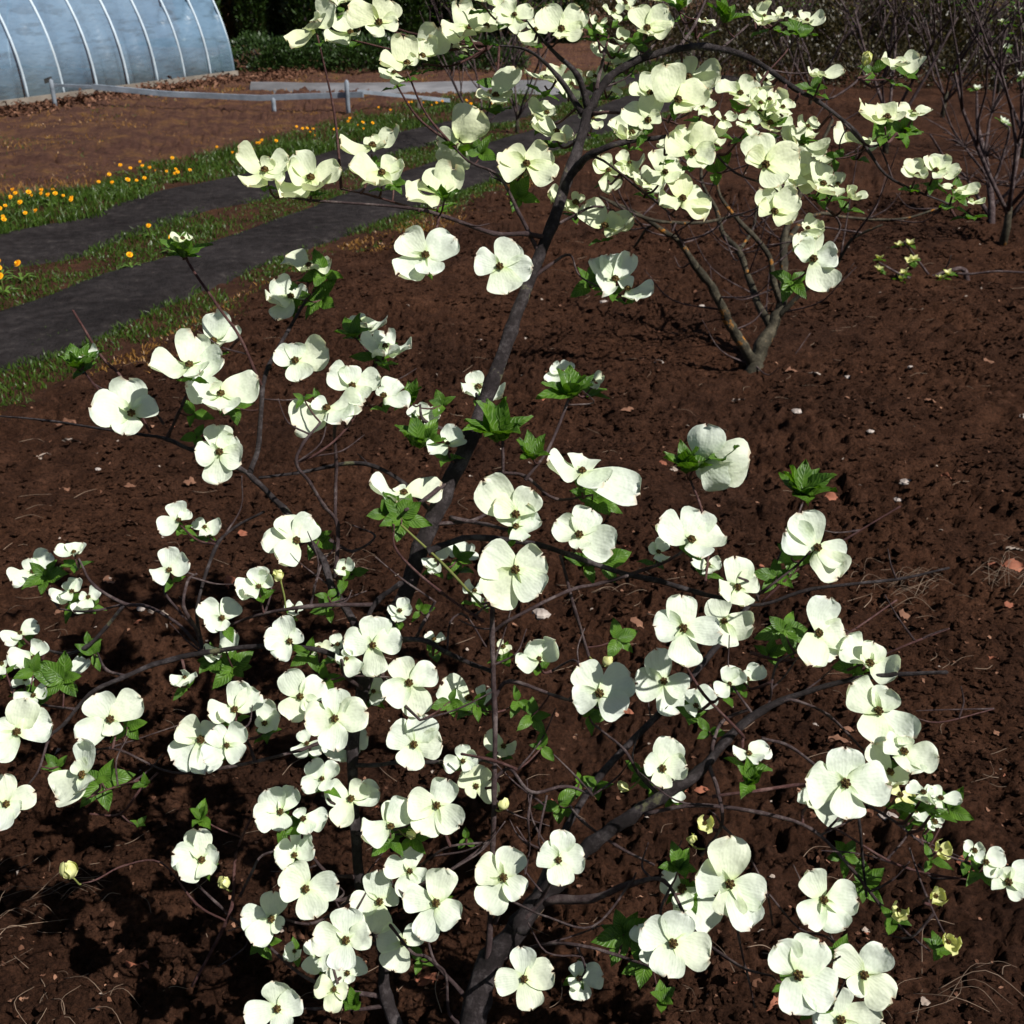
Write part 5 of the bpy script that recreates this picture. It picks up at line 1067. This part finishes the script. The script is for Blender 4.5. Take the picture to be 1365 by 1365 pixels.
# bare young trees in rows at the upper right
def grow(s, p, d, L, r, depth, tips, spread=.55):
    n = 4; q = Vector(p); pts = [tuple(q)]; dd_ = Vector(d)
    for i in range(n):
        dd_ = (dd_ + Vector((random.gauss(0, .12), random.gauss(0, .12), .07))).normalized(); q = q + dd_ * (L / n); pts.append(tuple(q))
        if depth > 0 and i >= 1:
            for _ in range(1 if depth > 1 else random.choice((0, 1, 1))):
                a = random.random() * 6.28; e = (dd_ + Vector((math.cos(a), math.sin(a), random.uniform(-.1, .4))) * spread).normalized(); grow(s, q, e, L * random.uniform(.5, .75), r * .55, depth - 1, tips, spread)
    tv, tf = tube(np.array(pts), np.linspace(r, r * .5, len(pts)), 6 if depth > 1 else 4, .15, .5); s.add(tv, tf); tips.append(tuple(q))
def young_tree(label, h, spread, leafn, seed, group):
    random.seed(seed); e = empty('bare_young_tree', (0, 0, 0), label, 'tree', group); s = Soup(); tips = []
    tv, tf = tube(np.array([(0, 0, -.08), (.01, 0, .12), (0.0, .01, .28)]), [.034, .027, .024], 8); build('trunk', tv, tf, M['lichenbark'], e)
    for k in range(5):
        a = k * 1.26 + random.random() * .5; grow(s, (0, 0, .15 + .025 * k), Vector((math.cos(a) * .75, math.sin(a) * .75, 1)).normalized(), h * .62, .016, 3, tips, spread)
    s.make('branches', M['twig'], parent=e); s = Soup()
    for t in tips:
        for _ in range(leafn):
            c = Vector(t) + Vector((random.gauss(0, .03), random.gauss(0, .03), random.gauss(0, .03))); d = Vector((random.gauss(0, 1), random.gauss(0, 1), .6)).normalized(); v, f, uv = leaf_geo(c, d, Vector((0, 0, 1)), .035, .011, .1); s.add(v, f, 0, uv)
    s.make('young_leaves', M['leaf'] if seed % 2 else M['hedgey'], parent=e); return e
g1 = 'bare young trees in the rows at the upper right'
ta = young_tree('twiggy young tree with opening green leaves', 1.7, .6, 3, 101, g1)
tb = young_tree('twiggy young tree with bronze leaf buds', 1.6, .7, 3, 102, g1)
first = [True, True]
YT = [(1335, 330, 0), (1362, 215, 1), (1180, 205, 1), (1255, 160, 0), (1330, 125, 1), (1080, 140, 0), (1150, 100, 1), (1225, 85, 0), (1290, 70, 0), (1040, 95, 1), (1350, 62, 1), (990, 70, 0), (930, 100, 1), (1190, 50, 1), (1110, 58, 0), (880, 70, 0), (640, 205, 0), (690, 175, 1), (1430, 150, 0), (1420, 90, 1), (1255, 40, 1), (1060, 40, 0), (960, 42, 1)]
YL = {0: [], 1: []}
for k, (px, py, w_) in enumerate(YT):
    g = G(px, py); z = float(ground_h(g.x, g.y)); src = (ta, tb)[w_]; sc_ = .95 + .3 * random.random()
    if px in (640, 690): sc_ = .85
    if first[w_]: src.location = (g.x, g.y, z); src.rotation_euler[2] = k; first[w_] = False; YL[w_].append(src)
    else:
        c = copy_thing(src, (g.x, g.y, z), k * 1.7, sc_)
        if px in (640, 690): c['label'] = ('farther' if px == 690 else 'nearer') + ' twiggy bare bush beside the track, seen left of the dogwood trunk'; c['group'] = 'bare bushes beside the track'
        else: YL[w_].append(c)
number_row(YL[0], 'twiggy young tree with opening green leaves at the upper right')
number_row(YL[1], 'twiggy young tree with bronze leaf buds at the upper right')
# pale starry blossoms on one of the near bare trees at the right
sb = GH(1320, 300); bt2 = empty('slender_dogwood', sb, 'slender bare dogwood at the right edge carrying a few small white star blossoms', 'tree'); zs = (sb - Vector((0, 0, H))).dot(RZ)
for pts, nm in [([(1320, 312, 12), (1322, 270, 10), (1312, 210, 8), (1304, 170, 6), (1302, 122, 4)], 'trunk'), ([(1318, 262, 7), (1335, 215, 5), (1345, 175, 4), (1338, 165, 3)], 'branch'), ([(1312, 212, 6), (1322, 150, 4), (1345, 110, 3), (1362, 98, 3)], 'branch'), ([(1320, 290, 7), (1290, 240, 5), (1262, 215, 4), (1240, 180, 3)], 'branch'), ([(1322, 150, 4), (1330, 90, 3), (1342, 64, 2)], 'branch'), ([(1330, 90, 3), (1340, 40, 3), (1337, 30, 2), (1355, 12, 2)], 'branch'), ([(1321, 275, 7), (1350, 250, 5), (1380, 200, 4)], 'branch'), ([(1312, 230, 5), (1285, 195, 4), (1268, 168, 3), (1255, 130, 2)], 'branch')]:
    cr = catmull(pts, 4); path = [tuple(P(a, b, zs + .25 * math.sin(a * .05) * i / len(cr))) for i, (a, b, c) in enumerate(cr)]; tv, tf = tube(np.array(path), [c * .42 * zs / F for a, b, c in cr], 6, .15, .5); build(nm, tv, tf, M['twig'], bt2, path[0], sb)
s = Soup()
for k in range(90):
    a, b = random.choice([(1312, 210), (1320, 250), (1335, 215), (1322, 150), (1290, 240), (1350, 250), (1330, 90), (1285, 195)]); p = P(a, b, zs); d = Vector((random.gauss(0, 1), random.gauss(0, 1), random.gauss(.5, .5))).normalized(); L = random.uniform(.1, .45); pts = [tuple(p), tuple(p + d * L * .5 + Vector((0, 0, .02))), tuple(p + d * L)]; sv, sf = tube(catmull(pts, 3), np.linspace(.005, .002, 7), 4, .2, .5); s.add(sv, sf)
s.make('fine_twigs', M['twig'], parent=bt2, origin=sb, pworld=sb)['kind'] = 'stuff'
for px, py in [(1302, 117), (1338, 163), (1362, 100), (1341, 62), (1338, 28), (1356, 12), (1345, 320), (1335, 160)]:
    s = Soup(); c = P(px, py + 3, zs); small_blossom(s, c, .05, 5); s.make('blossom', [M['petal'], M['leaf']], parent=bt2, origin=c, pworld=sb)
# evergreen bank beyond the rows
bk = make_shrub('broad dark green evergreen bush in the bank beyond the rows at the top right', 1.5, 1.7, M['brush'], 'evergreen bushes beyond the rows', 6500, .06, 9, 'evergreen_bush', 'bush')
g = G(800, 52); bk.location = (g.x, g.y, -.1); BKL = [bk]
for i, (px, py) in enumerate([(862, 60), (915, 72), (970, 62), (1025, 80), (1080, 66), (1135, 86), (1190, 68), (1245, 88), (1300, 70), (1355, 92), (1405, 72), (1465, 90)]):
    g = G(px, py); BKL.append(copy_thing(bk, (g.x, g.y, -.1), i * 2.3, .7 + .3 * random.random()))
number_row(BKL, 'large dark brownish-green bush in the bank beyond the bare trees')
bk2 = make_shrub('bronze bush', .8, .8, M['brush'], 'olive-brown bushes before the evergreens', 1700, .04, 4, 'brown_bush', 'bush')
g = G(1000, 92); bk2.location = (g.x, g.y, -.1); BL2 = [bk2]
for px, py in [(870, 88), (940, 104), (1060, 108), (1110, 96), (1165, 112), (1215, 100), (1280, 116), (1330, 104), (1390, 120)]:
    g = G(px, py); BL2.append(copy_thing(bk2, (g.x, g.y, -.1), px, .7 + .3 * random.random()))
number_row(BL2, 'small dark olive-brown bush before the evergreens')
ll = make_shrub('lilac flowering bush at the top right beyond the bare trees', 1.0, .8, M['lilac'], None, 900, .04, 6, 'lilac_bush', 'bush'); g = G(1260, 52); ll.location = (g.x, g.y, .6)
leaf_cloud('foliage', 1800, dome_shape(.95, .8, 3), .05, M['hedge'], ll, (0, 0, 0))
# ------------------------------------------------------------------ litter
def curled(s, c, L, Wd, yaw, mi=0, curl=.5, lobes=False):
    d = Vector((math.cos(yaw), math.sin(yaw), random.uniform(-.1, .3))); nrm = Vector((random.gauss(0, .4), random.gauss(0, .4), 1)).normalized()
    v, f, uv = leaf_geo(c, d, nrm, L, Wd, curl)
    if lobes: v = [p + Vector((random.gauss(0, 1), random.gauss(0, 1), random.gauss(0, 1))) * L * .05 for p in v]
    s.add(v, f, mi, uv)
LIT = [(92, 577, 26, 9, 'litter_a', 'tan curled dead leaf on the soil beneath the leftmost big blossom'), (60, 617, 24, 8, 'litter_b', 'pale dead leaf on bare soil near the left edge'), (100, 600, 26, 9, 'litter_b', 'pale streaked chip of wood on the soil near the left edge'), (90, 653, 24, 6, 'litter_a', 'narrow tan leaf on the soil lower left of the leftmost big blossom'), (258, 654, 22, 16, 'litter_a', 'crumpled brown leaf below the five-petalled blossom at left'), (174, 655, 14, 6, 'litter_a', 'small tan leaf on open soil at left'),
 (178, 706, 18, 14, 'litter_a', 'tan dead leaf lying above a twig left of the low branches'), (326, 717, 16, 14, 'litter_r', 'orange brown leaf lit beside a thin branch at left'), (148, 782, 18, 14, 'litter_a', 'brown leaf lying beside the arching twigs at left'), (310, 790, 18, 18, 'litter_r', 'salmon red leaf beside the small yellow blossom at left'), (213, 832, 26, 7, 'litter_b', 'long pale wood chip under the arching twigs at left'), (80, 815, 18, 14, 'litter_a', 'tan leaf on soil under the leftmost small blossoms'), (230, 860, 14, 12, 'straw', 'yellowish seed husk on the soil at left'),
 (838, 735, 17, 16, 'litter_r', 'orange brown leaf on soil between two blossoms right of centre'), (722, 836, 30, 12, 'stone', None), (850, 846, 22, 14, 'litter_a', 'brown leaf on soil left of the large round blossom pair'), (836, 975, 16, 10, 'litter_r', 'orange leaf on soil under the frontal white blossom'), (820, 970, 26, 9, 'litter_a', 'reddish tan leaf beside the dark slanting stem'), (1210, 828, 20, 17, 'litter_a', 'pale star shaped leaf on the soil at the right'), (1315, 806, 18, 12, 'litter_b', 'cream leaf among straw at the right edge'), (1344, 819, 13, 10, 'litter_r', 'red leaf near straw at the right edge'), (1350, 762, 26, 20, 'litter_r', 'rust red curled leaf at the right edge'), (1325, 765, 18, 20, 'litter_r', 'dark red crumpled leaf next to the straw at the right edge'), (1350, 735, 30, 9, 'litter_b', 'pale strip of bark at the right edge'),
 (1117, 997, 30, 16, 'litter_a', 'reddish brown leaf under the thin arching twigs at right'), (1132, 978, 28, 6, 'litter_a', 'narrow brown pod shaped leaf beside the arching twigs at right'), (1288, 1166, 28, 20, 'litter_r', 'rusty red leaf beside the paired blossoms at the right edge'), (1230, 1348, 12, 12, 'litter_b', 'tiny cream fragment on the soil at the bottom right'), (1330, 980, 14, 6, 'litter_a', 'small tan flake on smooth soil at the right'), (1056, 505, 20, 8, 'litter_a', 'curled orange leaf on soil right of the lichened tree base'), (1084, 508, 16, 6, 'litter_b', 'pale narrow leaf right of the lichened tree base'), (1055, 551, 14, 8, 'litter_r', 'small orange leaf above the bright green leaf cluster'), (1121, 565, 20, 8, 'litter_a', 'pinkish leaf above and right of the green leaf cluster'), (1337, 583, 12, 7, 'dandelion', None), (1256, 658, 13, 9, 'litter_r', 'coral coloured leaf flake on open soil at right'), (1107, 676, 18, 12, 'litter_r', 'pink brown leaf just right of the green leaf cluster'), (1322, 493, 22, 18, 'litter_a', 'tan star shaped leaf on soil in the upper right field'),
 (575, 1330, 42, 14, 'litter_r', 'large orange tan leaf on the ground at the foot of the trunk'), (183, 1305, 32, 14, 'litter_r', 'dark reddish leaf lying in deep shadow at bottom left'), (198, 1310, 12, 14, 'litter_r', 'small orange leaf in the shadow at bottom left'), (935, 1065, 26, 8, 'litter_r', 'orange streaked leaf beside the thick dark limb'), (737, 1096, 12, 8, 'litter_r', 'small orange flake below the dark green leaves in the middle'), (885, 625, 16, 10, 'litter_r', 'red brown leaf beneath the blossom seen from behind'), (900, 632, 14, 5, 'litter_b', 'thin pale flake beneath the blossom seen from behind'), (840, 558, 24, 10, 'litter_a', 'brownish pink leaf on soil in the middle field'), (722, 536, 12, 10, 'litter_r', 'orange brown leaf behind the leafy shoot'), (985, 541, 18, 9, 'litter_b', 'light tan leaf on soil in the middle field right'), (1238, 545, 14, 8, 'litter_a', 'small tan leaf on open soil upper right')]
for px, py, L, W_, mt, lab in LIT:
    if lab is None: continue
    c = GH(px, py); z = (c - Vector((0, 0, H))).dot(RZ); s = Soup(); curled(s, c + Vector((0, 0, .008)) - RX * (L * .5 * z / F), L * z / F, W_ * .5 * z / F * 1.3, random.uniform(-.35, .35), 0, random.uniform(.1, .6), True)
    o = s.make('dead_leaf', M[mt], origin=c); tag(o, lab, 'dead leaf')
STN = [(1181, 1103, 26, 'pinkish pale stone on the soil under the largest blossom'), (722, 836, 26, 'pale grey white stone in the middle beside a dark straight twig'), (1205, 655, 18, 'white flat stone on open soil in the right field, upper of two'), (1196, 672, 12, 'small white stone just below the flat white one in the right field'), (1212, 500, 9, 'pale stone on soil in the upper right field'), (1061, 559, 15, 'grey white elongated stone above the green leaf cluster'), (1158, 586, 10, 'small white chip of stone on the middle right soil'), (1363, 565, 14, 'white stone cut by the right edge'), (1085, 967, 12, 'small white stone under the long grey twig at right'), (190, 822, 12, 'bluish white stone under the arching twigs at left'), (641, 453, 10, 'pale stone on soil left of the upper trunk'), (132, 633, 8, 'tiny white stone on open soil at left'), (1129, 512, 10, 'grey white chip on soil right of the lichened tree'), (878, 491, 12, 'white chip lying in the shadow left of the lichened tree base'), (935, 412, 10, 'pale flake of stone up-slope left of the lichened tree'), (805, 405, 11, 'white flake on soil below the drooping blossom'), (1265, 625, 11, 'dull grey stone in the right field')]
for px, py, sz, lab in STN:
    c = GH(px, py); z = (c - Vector((0, 0, H))).dot(RZ); r = sz * .5 * z / F; V = []; sd = random.randint(0, 99)
    for i in range(7):
        ph = math.pi * i / 6
        for j in range(9):
            th = 2 * math.pi * j / 9; k = 1 + .5 * float(vnoise(i * .9 + sd, j % 9 * .8)); V.append(c + Vector((math.sin(ph) * math.cos(th) * r * k, math.sin(ph) * math.sin(th) * r * .8 * k, math.cos(ph) * r * .5 * k + r * .05)))
    Fc = [(i * 9 + j, (i + 1) * 9 + j, (i + 1) * 9 + (j + 1) % 9, i * 9 + (j + 1) % 9) for i in range(6) for j in range(9)]
    tag(build('stone', V, Fc, M['stone'], None, c, smooth=False), lab, 'stone')
def straw(s, c, L, r, yaw, mi=0, arch=.25):
    d = Vector((math.cos(yaw), math.sin(yaw), 0)); k = random.uniform(-.3, .3); pts = [c, c + d * L * .5 + Vector((0, 0, L * arch)) + Vector((-d.y, d.x, 0)) * L * k, c + d * L]; pts = catmull([tuple(p) for p in pts], 4); sv, sf = tube(pts, np.linspace(r, r * .5, len(pts)), 4, .2, .3); s.add(sv, sf, mi)
for px, py, n, L, lab, lo in [(15, 1225, 18, .13, 'clump of dry grey straw in the shadow at the lower left edge', .2), (70, 1345, 9, .12, 'scattered dry straw stalks at the bottom left corner', -.7), (1190, 790, 46, .13, 'tangle of dry brown stalks on the soil at the right', .3), (1335, 785, 26, .15, 'dry pale stalks heaped at the right edge', .5), (1250, 1345, 9, .16, 'few long reddish dry stalks on soil at the bottom right', -.1), (450, 770, 30, .08, 'patch of rusty dry grass behind the trunk on the left', .2), (790, 810, 12, .09, 'thin tan stalks on soil above the frontal white blossom', .5)]:
    c = GH(px, py); s = Soup()
    for k in range(n):
        p = c + Vector((random.gauss(0, L * .45), random.gauss(0, L * .3), 0)); p.z = float(ground_h(p.x, p.y)) + .003; straw(s, p, L * random.uniform(.4, 1.2), random.uniform(.0005, .0011), lo + random.gauss(0, .5))
    tag(s.make('dry_straw', M['straw'], origin=c), lab, 'dry stalks')
s = Soup(); random.seed(5)
for k in range(2600):
    yy = 1.0 * (11 / 1.0) ** random.random(); hw = .62 * yy + .2; xx = random.uniform(-hw, hw)
    if float(bandmask(xx, yy)) > .2: continue
    near = 1 + yy * .10; c = Vector((xx, yy, float(ground_h(xx, yy)) + .004)); t = random.random()
    if t < .22: straw(s, c, random.uniform(.02, .09) * near, random.uniform(.0005, .0011) * near, random.gauss(.2, .9), 3, .06)
    elif t < .96: curled(s, c, random.uniform(.005, .014) * near, random.uniform(.002, .006) * near, random.random() * 6.28, random.choice((0, 0, 0, 1, 2, 2, 2, 2, 2)), .5, True)
    else: curled(s, c, random.uniform(.018, .034), random.uniform(.006, .011), random.random() * 6.28, random.choice((0, 2, 4)), .7, True)
tag(s.make('leaf_litter', [M['litter_a'], M['litter_b'], M['litter_c'], M['straw'], M['litter_r']]), 'scattered crumbs of dead leaf, chips and straw on the brown soil', 'litter', None, 'stuff')
s = Soup()
for k in range(2600):
    t = random.random(); u = random.gauss(0, .35); p = A1 - ax * (t * 9 - 2.5) - side * (.35 + abs(u)); p.z = float(ground_h(p.x, p.y)) + abs(random.gauss(0, .05)) * max(0, 1 - abs(u)); curled(s, p, random.uniform(.04, .10), random.uniform(.015, .035), random.random() * 6.28, random.choice((0, 2, 2, 2, 2, 2)), .7, True)
tag(s.make('leaf_mulch', [M['litter_a'], M['litter_b'], M['litter_c']]), 'brown leaf mulch banked along the foot of the greenhouse', 'mulch', None, 'stuff')
